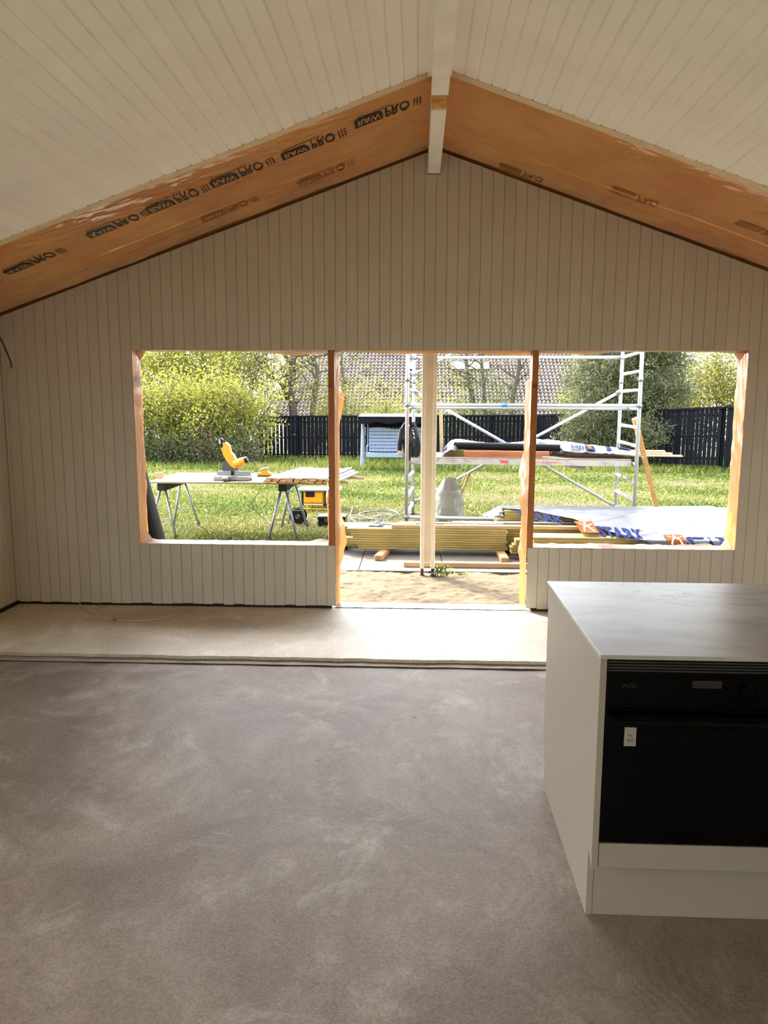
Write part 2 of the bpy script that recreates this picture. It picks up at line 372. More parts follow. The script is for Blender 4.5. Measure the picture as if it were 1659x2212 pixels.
def marble():
    m = MATS['marble']; N = m.node_tree.nodes; L = m.node_tree.links; p = N['Principled BSDF']
    tc = N.new('ShaderNodeTexCoord'); mp = N.new('ShaderNodeMapping'); mp.inputs['Scale'].default_value = (1.0, 2.2, 1); mp.inputs['Rotation'].default_value = (0, 0, -0.25)
    L.new(tc.outputs['Object'], mp.inputs[0])
    n = N.new('ShaderNodeTexNoise'); n.inputs['Scale'].default_value = 1.9; n.inputs['Detail'].default_value = 9; n.inputs['Roughness'].default_value = 0.62; n.inputs['Distortion'].default_value = 1.0
    L.new(mp.outputs[0], n.inputs['Vector'])
    sb = N.new('ShaderNodeMath'); sb.operation = 'SUBTRACT'; sb.inputs[1].default_value = 0.5; L.new(n.outputs['Fac'], sb.inputs[0])
    ab = N.new('ShaderNodeMath'); ab.operation = 'ABSOLUTE'; L.new(sb.outputs[0], ab.inputs[0])
    r = N.new('ShaderNodeMapRange'); r.inputs['From Min'].default_value = 0.0; r.inputs['From Max'].default_value = 0.022; r.inputs['To Min'].default_value = 1; r.inputs['To Max'].default_value = 0
    L.new(ab.outputs[0], r.inputs['Value'])
    n2 = N.new('ShaderNodeTexNoise'); n2.inputs['Scale'].default_value = 1.6; L.new(tc.outputs['Object'], n2.inputs['Vector'])
    r2 = N.new('ShaderNodeMapRange'); r2.inputs['From Min'].default_value = 0.45; r2.inputs['From Max'].default_value = 0.7; L.new(n2.outputs['Fac'], r2.inputs['Value'])
    mu = N.new('ShaderNodeMath'); mu.operation = 'MULTIPLY'; L.new(r.outputs[0], mu.inputs[0]); L.new(r2.outputs[0], mu.inputs[1])
    n3 = N.new('ShaderNodeTexNoise'); n3.inputs['Scale'].default_value = 3.0; n3.inputs['Detail'].default_value = 6; L.new(mp.outputs[0], n3.inputs['Vector'])
    cr = N.new('ShaderNodeValToRGB'); cr.color_ramp.elements[0].position = 0.3; cr.color_ramp.elements[0].color = S(138, 134, 130); cr.color_ramp.elements[1].position = 0.6; cr.color_ramp.elements[1].color = S(164, 160, 156)
    L.new(n3.outputs['Fac'], cr.inputs[0])
    mx = N.new('ShaderNodeMix'); mx.data_type = 'RGBA'; L.new(mu.outputs[0], mx.inputs[0]); L.new(cr.outputs[0], mx.inputs[6]); mx.inputs[7].default_value = S(100, 86, 76)
    p.inputs['Specular IOR Level'].default_value = 0.05; p.inputs['Roughness'].default_value = 0.3
    L.new(mx.outputs[2], p.inputs['Base Color'])
marble()
def lawn_mat():
    m = pmat('lawn_soil', S(160, 160, 96), 0.9, 0.15, 1.1, col2=S(122, 134, 66), bump=0.5, bscale=40, spec=0.1)
    N = m.node_tree.nodes; L = m.node_tree.links; p = N['Principled BSDF']; prev = p.inputs['Base Color'].links[0].from_socket
    tc = N.new('ShaderNodeTexCoord'); n = N.new('ShaderNodeTexNoise'); n.inputs['Scale'].default_value = 0.7; n.inputs['Detail'].default_value = 6; L.new(tc.outputs['Object'], n.inputs['Vector'])
    r = N.new('ShaderNodeMapRange'); r.inputs['From Min'].default_value = 0.5; r.inputs['From Max'].default_value = 0.68; L.new(n.outputs['Fac'], r.inputs['Value'])
    mx = N.new('ShaderNodeMix'); mx.data_type = 'RGBA'; L.new(r.outputs[0], mx.inputs[0]); L.new(prev, mx.inputs[6]); mx.inputs[7].default_value = S(156, 149, 92)
    L.new(mx.outputs[2], p.inputs['Base Color'])
lawn_mat()

# ------------------------------------------------------------------ room shell
XR, ZR, MS = 0.12, 3.54, 0.355
XL, XRT, YB = -3.30, 3.54, -10.5
WT = 0.17
OX0, OX1, OZ0, OZ1, DX0, DX1 = -2.245, 2.522, 0.52, 2.07, -0.646, 0.893
def zc(x): return ZR - MS * abs(x - XR)

# old floor slab and the newer, slightly higher slab under the extension
fl = MB(); fl.box(XL - 0.2, XRT + 0.2, YB - 0.2, -1.27, -0.25, -0.03)
floor_old = fl.build('floor', 'concrete_old', kind='structure', origin=(0, 0, 0), label='old mottled grey concrete floor slab of the room')
NX = 260
def edge_y(x): return -1.205 - 0.012 * fbm(x * 3.1, 1.7) - 0.006 * fbm(x * 17, 4.2)
fb = MB(); top = []; bot = []; back = []; backb = []
for i in range(NX + 1):
    x = XL - 0.1 + (XRT - XL + 0.2) * i / NX; y = edge_y(x)
    top.append((x, y, 0.0)); bot.append((x, y + 0.008, -0.05)); back.append((x, WT + 0.03, 0.0)); backb.append((x, WT + 0.03, -0.2))
n = NX + 1
fb.add(top + bot + back + backb, [(i, i + 1, 2 * n + i + 1, 2 * n + i) for i in range(NX)] + [(n + i, n + i + 1, i + 1, i) for i in range(NX)]
       + [(2 * n + i, 2 * n + i + 1, 3 * n + i + 1, 3 * n + i) for i in range(NX)])
floor_new = fb.build('floor', 'concrete_new', kind='structure', origin=(0, 0, 0), label='pale rough screed floor of the new extension')
ms = MB()
ms.grid(lambda u, v: (XL + (XRT - XL) * u, -1.285 - 0.006 * fbm(u * 30, 9) * (1 - v) + 0.10 * v, -0.022 + 0.004 * fbm(u * 20, v * 3)), 160, 3)
ms.build('mortar_strip', 'mortar', floor_new)

# back (gable) wall: backing with openings, then one board after another
wb = MB(); ext = 0.0
def gable(x0, x1, z0, y0, y1):
    xs = [x0] + ([XR] if x0 < XR < x1 else []) + [x1]
    poly = [(x0, z0), (x1, z0)] + [(x, zc(x) + 0.03) for x in reversed(xs)]
    wb.prism(poly, y0, y1)
BY = 0.0165
gable(XL, OX0 - 0.004, -0.02, BY, WT); gable(OX1 + 0.004, XRT, -0.02, BY, WT); gable(OX0 - 0.004, OX1 + 0.004, OZ1 + 0.006, BY, WT)
wb.box(OX0 - 0.004, DX0 - 0.05, BY, WT, -0.02, OZ0 - 0.006); wb.box(DX1 + 0.048, OX1 + 0.004, BY, WT, -0.02, OZ0 - 0.006)
wall_back = wb.build('wall_back', 'backing_wood', kind='structure', origin=(0, 0, 0), label='gable wall of grey-beige tongue and groove boards with two window openings and a doorway')
def wall_board(x0, x1, z0, zt, parent, name='board'):
    b = 0.0032; d = 0.0035; t = 0.016
    prof = [(x0 + 0.0006, t), (x0 + 0.0006, d), (x0 + b, 0.0), (x1 - b, 0.0), (x1 - 0.0006, d), (x1 - 0.0006, t)]
    m = MB(); k = len(prof)
    m.add([(x, y, z0) for x, y in prof] + [(x, y, zt(x)) for x, y in prof],
          [tuple(reversed(range(k))), tuple(range(k, 2 * k))] + [(i, i + 1, k + i + 1, k + i) for i in range(k - 1)] + [(k - 1, 0, k, 2 * k - 1)])
    return m.build(name, 'wall_paint', parent)
BW = 0.085; g0 = 1.153
k = math.floor((XL - g0) / BW); edges = []
while g0 + k * BW < XRT: edges.append(g0 + k * BW); k += 1
edges.append(g0 + k * BW)
gtop = lambda x: zc(x) - 0.006
for a, b in zip(edges[:-1], edges[1:]):
    a = max(a, XL); b = min(b, XRT)
    if b - a < 0.012: continue
    if b <= OX0 or a >= OX1:
        wall_board(a, b, 0.022 + rng.uniform(-0.004, 0.006), gtop, wall_back); continue
    wall_board(a, b, OZ1 - 0.002, gtop, wall_back)
    zb = 0.022 + rng.uniform(-0.004, 0.006)
    if a < OX0: wall_board(a, OX0, zb, lambda x: OZ1 - 0.002, wall_back); a = OX0
    if b > OX1: wall_board(OX1, b, zb, lambda x: OZ1 - 0.002, wall_back); b = OX1
    for p, q in ((a, min(b, DX0)), (max(a, DX1), b)):
        if q - p > 0.006: wall_board(p, q, zb, lambda x: OZ0, wall_back)
sk = MB(); sk.box(XL, DX0 - 0.03, 0.004, 0.016, 0.0, 0.03); sk.box(DX1 + 0.05, XRT, 0.004, 0.016, 0.0, 0.03); sk.box(XL + 0.004, XL + 0.016, -1.7, 0, 0.0, 0.03)
sk.build('base_gap', 'dark_gap', wall_back)

# side walls and rear wall, with an unseen left opening added to fill the room with light
def side_wall(name, x0, x1, opens, label):
    m = MB(); y = WT; zt = zc(x0 if x0 < 0 else x1) + 0.1
    for (a, b, z0, z1) in opens:
        m.box(x0, x1, a, y, -0.2, zt); m.box(x0, x1, b, a, -0.2, z0); m.box(x0, x1, b, a, z1, zt); y = b
    m.box(x0, x1, YB, y, -0.2, zt)
    return m.build(name, 'wall_paint', kind='structure', origin=(0, 0, 0), label=label)
wall_left = side_wall('wall_left', XL - 0.18, XL - 0.0165, [(-4.4, -9.4, 0.02, 2.2)], 'left side wall clad with painted vertical boards')
for i in range(22):
    yb = -0.001 - i * BW; b = 0.0032; t = 0.016; m = MB(); zt = zc(XL) - 0.004
    prof = [(XL - t, yb - 0.0006), (XL - 0.0035, yb - 0.0006), (XL, yb - b), (XL, yb - BW + b), (XL - 0.0035, yb - BW + 0.0006), (XL - t, yb - BW + 0.0006)]
    kk = 6; m.add([(x, y, 0.02) for x, y in prof] + [(x, y, zt) for x, y in prof], [tuple(reversed(range(kk))), tuple(range(kk, 12))] + [(j, j + 1, kk + j + 1, kk + j) for j in range(5)] + [(5, 0, 6, 11)])
    m.build('board', 'wall_paint', wall_left)
wall_right = side_wall('wall_right', XRT, XRT + 0.18, [], 'right side wall')
wr = MB()
for (x0, x1, z0, z1) in ((XL, XRT, -0.2, 2.1),): wr.box(x0, x1, YB - 0.18, YB, z0, z1)
wr.prism([(XL, 2.1), (XRT, 2.1), (XRT, zc(XRT) + 0.1), (XR, ZR + 0.1), (XL, zc(XL) + 0.1)], YB - 0.18, YB)
wr.build('wall_rear', 'wall_paint', kind='structure', origin=(0, 0, 0), label='rear wall of the room')

# ceiling: roof deck above, boards below; the roof runs on over the extension and 2.4 m past the gable
CY = -1.40                                         # where the old ceiling boards end
ce = MB()
for sgn, xe in ((-1, XL - 0.2), (1, XRT + 0.3)):
    poly = [(XR, ZR + 0.045), (xe, zc(xe) + 0.045), (xe, zc(xe) + 0.25), (XR, ZR + 0.25)]
    ce.prism(poly if sgn < 0 else list(reversed(poly)), YB - 0.4, 2.42)
ceiling = ce.build('ceiling', 'roof_felt', kind='structure', origin=(0, 0, 0), label='sloping cream board ceiling rising to the ridge beam')
CB = 0.082; ca = math.atan(MS); cs, sn_ = math.cos(ca), math.sin(ca)
for sgn in (-1, 1):
    m = MB(); prof = [(0.0005, 0.014), (0.0005, 0.0065), (0.0045, 0.006), (0.0085, 0.0), (CB - 0.004, 0.0), (CB - 0.002, 0.006), (CB - 0.0005, 0.0065), (CB - 0.0005, 0.014)]
    kk = len(prof); P = []
    for y in (YB, 0.0):
        for s_, n_ in prof: P.append((sgn * (s_ * cs - n_ * -sn_ * 0), y, -s_ * sn_ + n_ / cs))
    fs = [tuple(range(kk)), tuple(reversed(range(kk, 2 * kk)))] + [(i, i + 1, kk + i + 1, kk + i) for i in range(kk - 1)] + [(kk - 1, 0, kk, 2 * kk - 1)]
    m.add(P, fs if sgn < 0 else [tuple(reversed(f)) for f in fs])
    first = m.build('board', 'ceiling_paint', ceiling, world=False)
    L_ = (abs((XL if sgn < 0 else XRT) - XR) / cs); nb = int(L_ / CB) + 1
    for i in range(nb):
        o = first if i == 0 else first.copy()
        if i: COL.objects.link(o)
        s0 = 0.055 + i * CB
        o.location = (XR + sgn * s0 * cs, CY + rng.uniform(-0.003, 0.004), ZR - s0 * sn_)
# dark strip painting the gap shadow, pale lath, film and its prints per slope
def slope_pt(sgn, s, y, dz): return Vector((XR + sgn * s * cs, y, ZR - s * sn_ + dz))
for sgn in (-1, 1):
    L_ = abs((XL if sgn < 0 else XRT) - XR) / cs
    m = MB(); a = [slope_pt(sgn, s, y, d) for s in (0.05, L_) for y, d in ((CY - 0.03, 0.016), (CY + 0.016, 0.016), (CY + 0.016, 0.05), (CY - 0.03, 0.05))]
    fq = [(0, 1, 2, 3), (7, 6, 5, 4), (0, 4, 5, 1), (1, 5, 6, 2), (2, 6, 7, 3), (3, 7, 4, 0)]
    m.add(a, fq); m.build('batten', 'dark_gap', ceiling)  # dark colour stands in for the shadow gap behind the board ends
    m = MB(); a = [slope_pt(sgn, s, y, d) for s in (0.05, L_) for y, d in ((CY + 0.014, 0.004), (CY + 0.085, 0.002), (CY + 0.085, 0.04), (CY + 0.014, 0.04))]
    m.add(a, fq); m.build('lath', 'lath_pale', ceiling)

def film_dz(sgn, s, y):
    e = min(1.0, max(0.0, (y - CY - 0.05) / 0.10)) * min(1.0, max(0.0, -y / 0.05)); q = 1.0 if sgn < 0 else 0.55
    d = 0.014 * fbm(s * 0.9 + 5 * sgn, y * 1.6)
    near = max(0.0, 1 - (y - CY) / 0.8); zone = 0.35 + 0.65 * max(0.0, min(1.0, 0.5 + 1.6 * fbm(s * 0.8 + 2.0, y * 1.1, 3.0)))
    w = fbm(s * 2.6 - y * 2.2, y * 7 + s * 2.2, 7.7 + sgn); w2 = fbm(s * 6.5 - y * 3, y * 15 + s * 3.0, 1.7 + sgn)
    d += q * near * zone * (0.016 * (0.35 - abs(w)) + 0.006 * (0.3 - abs(w2)))
    for y0, a in ((-0.48, 0.010), (-0.33, 0.005)):
        d -= a * math.exp(-((y - y0 - 0.02 * math.sin(s * 2 + y0 * 9)) / 0.009) ** 2)       # long seam creases
    return 0.016 + e * d - 0.010 * e
films = []
for sgn in (-1, 1):
    L_ = abs((XL if sgn < 0 else XRT) - XR) / cs
    def fn(u, v, sgn=sgn, L_=L_):
        s = 0.05 + (L_ - 0.05) * u; y = CY + 0.045 + (0.0 - CY - 0.045 + 0.004) * v
        return slope_pt(sgn, s, y, film_dz(sgn, s, y))
    m = MB(); m.grid(fn, 400, 150)
    if sgn < 0: m.f = [tuple(reversed(f)) for f in m.f]
    f = m.build('vapour_barrier', 'barrier_ceiling', ceiling, smooth=True, label='glossy orange vapour barrier film over the roof insulation'); films.append(f)
def film_print(sgn, s, y, body, size, mat, film, bold=0.0, xs=1.0, flipx=1):
    vs, fs = text_tris(body, size, bold, 0.0, xs); m = MB(); P = []
    for (tx, ty) in vs:
        ss = s - sgn * 0 - flipx * tx * 1.0; yy = y + ty
        p = slope_pt(sgn, ss, yy, film_dz(sgn, ss, yy) - 0.0035); P.append(p)
    m.add(P, fs); return m
def logo_block(sgn, s, y, film, ink):
    """dark badge with a cut-out word, then PRO and small marks, mirrored as seen through the film"""
    h = 0.125; L0 = 0.185; nn = 8; m = MB()
    def P(tx, ty, off=0.003):
        ss = s - tx; yy = y + ty; return slope_pt(sgn, ss, yy, film_dz(sgn, ss, yy) - off)
    lo = lambda x: max(0, (0.025 - x)) * 0.8 + max(0, x - L0 + 0.02) * 1.6
    for i in range(nn):                                  # badge as strips so it follows the film
        x0, x1 = L0 * i / nn, L0 * (i + 1) / nn
        for j in range(3): m.add([P(x0, lo(x0) + (h - lo(x0)) * j / 3), P(x1, lo(x1) + (h - lo(x1)) * j / 3), P(x1, lo(x1) + (h - lo(x1)) * (j + 1) / 3), P(x0, lo(x0) + (h - lo(x0)) * (j + 1) / 3)], [(0, 1, 2, 3)])
    o = m.build('printed_badge', ink, film)
    vs, fs = text_tris('RAW', 0.065, 0.001, 0.0, 1.0); m = MB(); m.add([P(0.02 + tx, 0.026 + ty * 1.6, 0.0055) for tx, ty in vs], fs)
    m.build('badge_word', 'barrier_ceiling', o)
    vs, fs = text_tris('PRO', 0.085, 0.0018, 0.0, 1.0); m = MB(); m.add([P(L0 + 0.012 + tx, -0.005 + ty * 2.1, 0.0035) for tx, ty in vs], fs)
    m.build('printed_word', ink, film)
    m = MB()
    q4 = lambda x0, x1, y0, y1: m.add([P(x0, y0, 0.0035), P(x1, y0, 0.0035), P(x1, y1, 0.0035), P(x0, y1, 0.0035)], [(0, 1, 2, 3)])
    x0 = L0 + 0.20; q4(x0, x0 + 0.008, 0.01, 0.11)
    for i in range(2):
        for j in range(4): q4(x0 + 0.018 + i * 0.02, x0 + 0.030 + i * 0.02, j * 0.03, j * 0.03 + 0.016)
    for i in range(11): q4(0.03 + i * 0.022, 0.045 + i * 0.022, -0.035, -0.02)
    m.build('printed_marks', ink, film)
for px, py in ((12, 585), (190, 508), (318, 455), (455, 398), (608, 338), (766, 270)):
    r = ray(px, py); t = (ZR + MS * (XR) * -1 - CAM[2] + 0.0) ; t = (ZR - MS * XR + 0.01 - CAM[2] + MS * CAM[0]) / (r[2] - MS * r[0])
    p = CAM + r * t; logo_block(-1, (XR - p[0]) / cs, p[1] - 0.06, films[0], 'ink_black')
for px, py in ((640, 392), (430, 470)):
    r = ray(px, py); t = (ZR - MS * XR + 0.01 - CAM[2] + MS * CAM[0]) / (r[2] - MS * r[0]); p = CAM + r * t
    logo_block(-1, (XR - p[0]) / cs, p[1], films[0], 'ink_faint')
def right_print(px, py):
    r = ray(px, py); t = (ZR + MS * XR + 0.01 - CAM[2] - MS * CAM[0]) / (r[2] + MS * r[0]); p = CAM + r * t
    s = (p[0] - XR) / cs; y = p[1]
    def P(tx, ty, off=0.0035): return slope_pt(1, s + tx, y + ty, film_dz(1, s + tx, y + ty) - off)
    m = MB()
    for i in range(8): m.add([P(0.17 * i / 8, 0), P(0.17 * (i + 1) / 8, 0), P(0.17 * (i + 1) / 8, 0.11), P(0.17 * i / 8, 0.11)], [(0, 1, 2, 3)])
    vs, fs = text_tris('PRO', 0.082, 0.0016); m.add([P(0.182 + tx, ty * 2) for tx, ty in vs], fs); m.build('printed_word', 'ink_faint', films[1])
for q in ((1325, 398), (1600, 472), (1080, 348)): right_print(*q)

# ridge beam with the bare joint where the old gable stood
bm = MB(); bx0, bx1, bz = 0.066, 0.160, 3.364
bm.box(bx0, bx1, YB, -1.475, bz, ZR + 0.05); bm.box(bx0 + 0.002, bx1 - 0.002, -1.245, 0.012, bz, ZR + 0.05)
beam = bm.build('ridge_beam', 'beam_paint', kind='structure', label='cream painted ridge beam under the ceiling apex with a bare wooden joint')
bj = MB(); bj.box(bx0 + 0.004, bx1 - 0.004, -1.476, -1.244, bz + 0.012, ZR + 0.04); bj.build('bare_joint', 'rough_wood', beam)
bt = MB()
for sgn, x in ((-1, bx0), (1, bx1)):
    bt.box(min(x, x + sgn * 0.02), max(x, x + sgn * 0.02), YB, CY, zc(x) - 0.03, zc(x) + 0.02)
bt.build('cover_strip', 'ceiling_paint', beam)
be = MB(); be.box(bx0 - 0.003, bx1 + 0.003, -0.004, 0.008, bz - 0.006, bz); be.build('packing_shim', 'backing_wood', beam)

# studs and film round the openings
for x0 in (-0.695, 0.892):
    m = MB(); m.bbox(x0, x0 + 0.046, 0.004, WT - 0.01, OZ0 - 0.004, OZ1 + 0.004, 0.002)
    m.build('stud', 'stud_wood', wall_back)
def strip(fn, nu, nv, name, mat, flip=False, parent=wall_back, label=None):
    m = MB(); m.grid(fn, nu, nv)
    if flip: m.f = [tuple(reversed(f)) for f in m.f]
    return m.build(name, mat, parent, smooth=True, label=label)
def jamb(x, sgn, z0, z1, seed, bulge):
    def fn(u, v):
        z = z0 + (z1 - z0) * u; y = -0.001 + (WT + 0.01) * v
        e = math.sin(math.pi * min(1, v * 1.02))
        d = bulge * (0.25 + 0.75 * max(0, fbm(z * 2.2 + seed, seed, v))) * (v ** 0.7) + 0.006 * fbm(z * 9, v * 3, seed)
        return (x + sgn * (0.003 + max(0.0, d)), y, z)
    return strip(fn, 60, 10, 'vapour_barrier', 'barrier_jamb', sgn < 0)
jamb(OX0, 1, OZ0, OZ1, 1.0, 0.016); jamb(OX1, -1, OZ0, OZ1, 5.0, 0.016)
jamb(-0.648, 1, 0.0, OZ1, 9.3, 0.085); jamb(0.891, -1, 0.0, OZ1 - 0.23, 14.1, 0.085)
jamb(-0.697, -1, OZ0, OZ0 + 0.5, 3.3, 0.05)
def sill(x0, x1, seed):
    return strip(lambda u, v: (x0 + (x1 - x0) * u, -0.001 + (WT + 0.012) * v, OZ0 + 0.002 + v * 0.012 * max(0, fbm(u * 7, v * 1.5, seed)) * 2.2 + 0.004 * abs(fbm(u * 25, v * 4, seed))), 90, 8, 'sill_film', 'barrier_sill', False)
sill(OX0 + 0.002, -0.69, 2.0); sill(0.94, OX1 - 0.002, 6.0)
strip(lambda u, v: (OX0 + (OX1 - OX0) * u, -0.001 + (WT + 0.012) * v, OZ1 - 0.002 - v * 0.045 * max(0, fbm(u * 5.5 + 1.3, v * 0.8, 4.4)) - 0.004 * abs(fbm(u * 30, v * 3, 1))), 140, 8, 'head_film', 'barrier_jamb', True)
# pale cut corners of film in the window corners
for cx_, sg in ((OX0, 1), (OX1, -1)):
    for z_, sz in ((OZ0 + 0.004, 1), (OZ1 - 0.004, -1)):
        m = MB(); m.add([(cx_ + sg * 0.006, 0.03, z_), (cx_ + sg * 0.05, WT, z_), (cx_ + sg * 0.01, WT - 0.02, z_ + sz * 0.075), (cx_ + sg * 0.009, 0.031, z_ + sz * 0.004)], [(0, 1, 2), (0, 2, 3)])
        m.build('film_corner', 'barrier_sill', wall_back)
vs, fs = text_tris('PRO', 0.11, 0.002); m = MB(); m.add([(OX0 + 0.024, 0.03 + tx * 0.6, 1.79 + ty) for tx, ty in vs], fs); m.build('printed_word', 'ink_black', wall_back)
for x_, s_ in ((-0.697, 0.02), (0.892, 0.02)):
    vs, fs = text_tris('PRO', 0.045, 0.0006); m = MB(); m.add([(x_ + 0.004 + tx * 0.4, 0.0028, 1.815 - ty) for tx, ty in vs], fs); m.build('printed_word', 'ink_black', wall_back)
# membrane lapping over the door threshold
def memb(u, v):
    x = DX0 - 0.02 + (DX1 - DX0 + 0.03) * u; y = -0.03 * max(0, fbm(u * 4, 3.0)) + 0.02 + 0.2 * v
    return (x, y, 0.004 + 0.006 * abs(fbm(u * 22, v * 4, 2)) - (max(0, v - 0.75) * 0.35))
strip(memb, 90, 12, 'threshold_membrane', 'membrane', False, floor_new, 'pale grey membrane lapping over the door threshold')

# ------------------------------------------------------------------ kitchen island
IX0, IX1, IY0, IY1, IZ = 0.585, 2.6, -3.702, -2.72, 0.900
FZ = -0.03
isl = thing('kitchen_island', 'white kitchen island cabinet with side panel and recessed plinth', 'kitchen island', (1.5, -3.2, FZ))
prof = [(IY0 + 0.065, FZ), (IY1 - 0.065, FZ), (IY1 - 0.065, 0.155), (IY1 - 0.018, 0.165), (IY1 - 0.018, 0.885), (IY0 + 0.018, 0.885), (IY0 + 0.018, 0.165), (IY0 + 0.065, 0.205)]
m = MB(); kk = len(prof); m.add([(IX0, y, z) for y, z in prof] + [(IX0 + 0.02, y, z) for y, z in prof], [tuple(reversed(range(kk))), tuple(range(kk, 2 * kk))] + [(i, (i + 1) % kk, (i + 1) % kk + kk, i + kk) for i in range(kk)])
m.build('side_panel', 'cabinet_white', isl)
m = MB(); m.box(1.215, 1.235, IY0 + 0.02, IY1 - 0.02, 0.155, 0.885); m.box(0.605, 2.59, -3.1, -3.08, 0.155, 0.885); m.box(0.606, 2.59, IY0 + 0.08, IY1 - 0.08, 0.15, 0.165); m.box(2.57, 2.59, IY0 + 0.02, IY1 - 0.02, FZ, 0.885)
m.build('carcass', 'cabinet_white', isl)
m = MB(); m.bbox(0.607, 1.213, IY0 + 0.02, IY0 + 0.04, 0.17, 0.256, 0.0015); m.build('drawer_front', 'cabinet_white', isl)
m = MB(); m.bbox(1.237, 2.57, IY0 + 0.02, IY0 + 0.04, 0.17, 0.88, 0.0015); m.build('door_front', 'cabinet_white', isl)
m = MB(); m.bbox(0.606, 2.58, IY0 + 0.066, IY0 + 0.082, FZ, 0.16, 0.001); m.bbox(0.606, 2.58, IY1 - 0.082, IY1 - 0.066, FZ, 0.16, 0.001); m.build('plinth', 'cabinet_white', isl)
m = MB(); m.bbox(0.606, 2.57, IY1 - 0.04, IY1 - 0.02, 0.17, 0.88, 0.0015); m.build('rear_panel', 'cabinet_white', isl)
m = MB(); m.bbox(IX0 - 0.006, IX1, IY0, IY1, 0.886, 0.900, 0.0015)
m.build('worktop', 'marble', label='thin white marble worktop with brown veins on the island', cat='worktop')
ov = thing('oven', 'black glass built-in oven with white energy sticker under the worktop', 'oven', (0.91, IY0 + 0.02, 0.26))
OY = IY0 + 0.022
m = MB(); m.box(0.608, 1.205, OY + 0.004, OY + 0.5, 0.262, 0.880); m.build('body', 'oven_black', ov)
for i in range(4):
    z = 0.8745 - i * 0.0095; m = MB(); m.bbox(0.608, 1.205, OY - 0.001, OY + 0.004, z - 0.0062, z, 0.001); m.build('vent_slat', 'tool_dark', ov)
m = MB(); m.bbox(0.608, 1.205, OY - 0.006, OY + 0.004, 0.723, 0.840, 0.001); cp = m.build('control_panel', 'oven_glass', ov)
m = MB(); m.bbox(0.608, 1.205, OY - 0.006, OY + 0.004, 0.262, 0.718, 0.001); od = m.build('oven_door', 'oven_glass', ov)
m = MB(); m.bbox(0.872, 0.962, OY - 0.0075, OY - 0.006, 0.792, 0.817, 0.0003); m.build('display', 'oven_display', cp)
m = MB(); m.tube([(1.04, OY - 0.006, 0.79), (1.04, OY - 0.022, 0.79)], 0.017, 20); m.build('knob', 'oven_black', cp, smooth=False)
vs, fs = text_tris('AEG', 0.018, 0.0003, 0, 1.3); m = MB(); m.add([(0.655 + tx, OY - 0.0066, 0.79 + ty) for tx, ty in vs], fs); m.build('maker_lettering', 'oven_display', cp)
m = MB(); m.tube([(0.625, OY - 0.045, 0.690), (1.19, OY - 0.045, 0.690)], 0.009, 10); m.box(0.635, 0.655, OY - 0.045, OY - 0.006, 0.684, 0.696); m.box(1.16, 1.18, OY - 0.045, OY - 0.006, 0.684, 0.696); m.build('handle', 'oven_black', od)
m = MB(); m.bbox(0.668, 1.15, OY - 0.0072, OY - 0.006, 0.315, 0.648, 0.0003); m.build('door_window', 'oven_black', od)
m = MB(); m.bbox(0.669, 0.706, OY - 0.0082, OY - 0.0072, 0.596, 0.659, 0.0003); st = m.build('energy_sticker', 'sticker_paper', od)
vs, fs = text_tris('AEG', 0.008, 0.0002); m = MB(); m.add([(0.679 + tx, OY - 0.0085, 0.629 + ty) for tx, ty in vs], fs)
for i, w in enumerate((0.026, 0.024, 0.021)): m.add([(0.6745, OY - 0.0085, 0.619 - i * 0.004), (0.6745 + w, OY - 0.0085, 0.619 - i * 0.004), (0.6745 + w, OY - 0.0085, 0.6205 - i * 0.004), (0.6745, OY - 0.0085, 0.6205 - i * 0.004)], [(0, 1, 2, 3)])
m.build('sticker_print', 'ink_black', st)

# ------------------------------------------------------------------ loose cables indoors
def curve_pts(pts, n=10):
    P = [Vector(p) for p in pts]; out = []
    for i in range(len(P) - 1):
        p0 = P[max(i - 1, 0)]; p1 = P[i]; p2 = P[i + 1]; p3 = P[min(i + 2, len(P) - 1)]
        for k in range(n):
            t = k / n; out.append(0.5 * ((2 * p1) + (p2 - p0) * t + (2 * p0 - 5 * p1 + 4 * p2 - p3) * t * t + (3 * p1 - p0 - 3 * p2 + p3) * t ** 3))
    out.append(P[-1]); return out
pts = [atz(x, y, 0.006) for x, y in ((172, 1306), (178, 1314), (205, 1328), (250, 1338), (300, 1341), (350, 1336), (390, 1325), (412, 1315))]
pts[0].z = 0.03
m = MB(); m.tube(curve_pts(pts), 0.006, 7)
fc = m.build('floor_cable', 'cable_white', smooth=True, label='pale cable curving over the screed from the foot of the boarded wall', cat='cable')
m = MB(); m.tube([pts[3] + Vector((-0.02, 0, 0)), pts[3] + Vector((0.02, 0, 0))], 0.009, 8); m.build('red_tape', 'ink_red', fc)
hc = thing('hanging_cable', 'looped cable ends hanging at the left wall corner', 'cable', (-3.26, -0.2, 1.9))
def A(x, y): return at(x, y, -0.16)
m = MB(); m.tube(curve_pts([at(-22, 690, -0.16), A(2, 733), A(15, 762), A(24, 785), A(24, 796)]), 0.0065, 7); m.build('dark_sheath', 'cable_dark', hc, smooth=True)
m = MB(); m.tube(curve_pts([A(-12, 776), A(0, 788), A(16, 799), A(26, 795), A(17, 788)]), 0.0055, 7); m.build('wire', 'cable_white', hc, smooth=True)
m = MB(); m.tube(curve_pts([A(24, 796), A(18, 807), A(8, 812), A(0, 810), A(-12, 806)]), 0.0055, 7); m.build('wire', 'cable_white', hc, smooth=True)

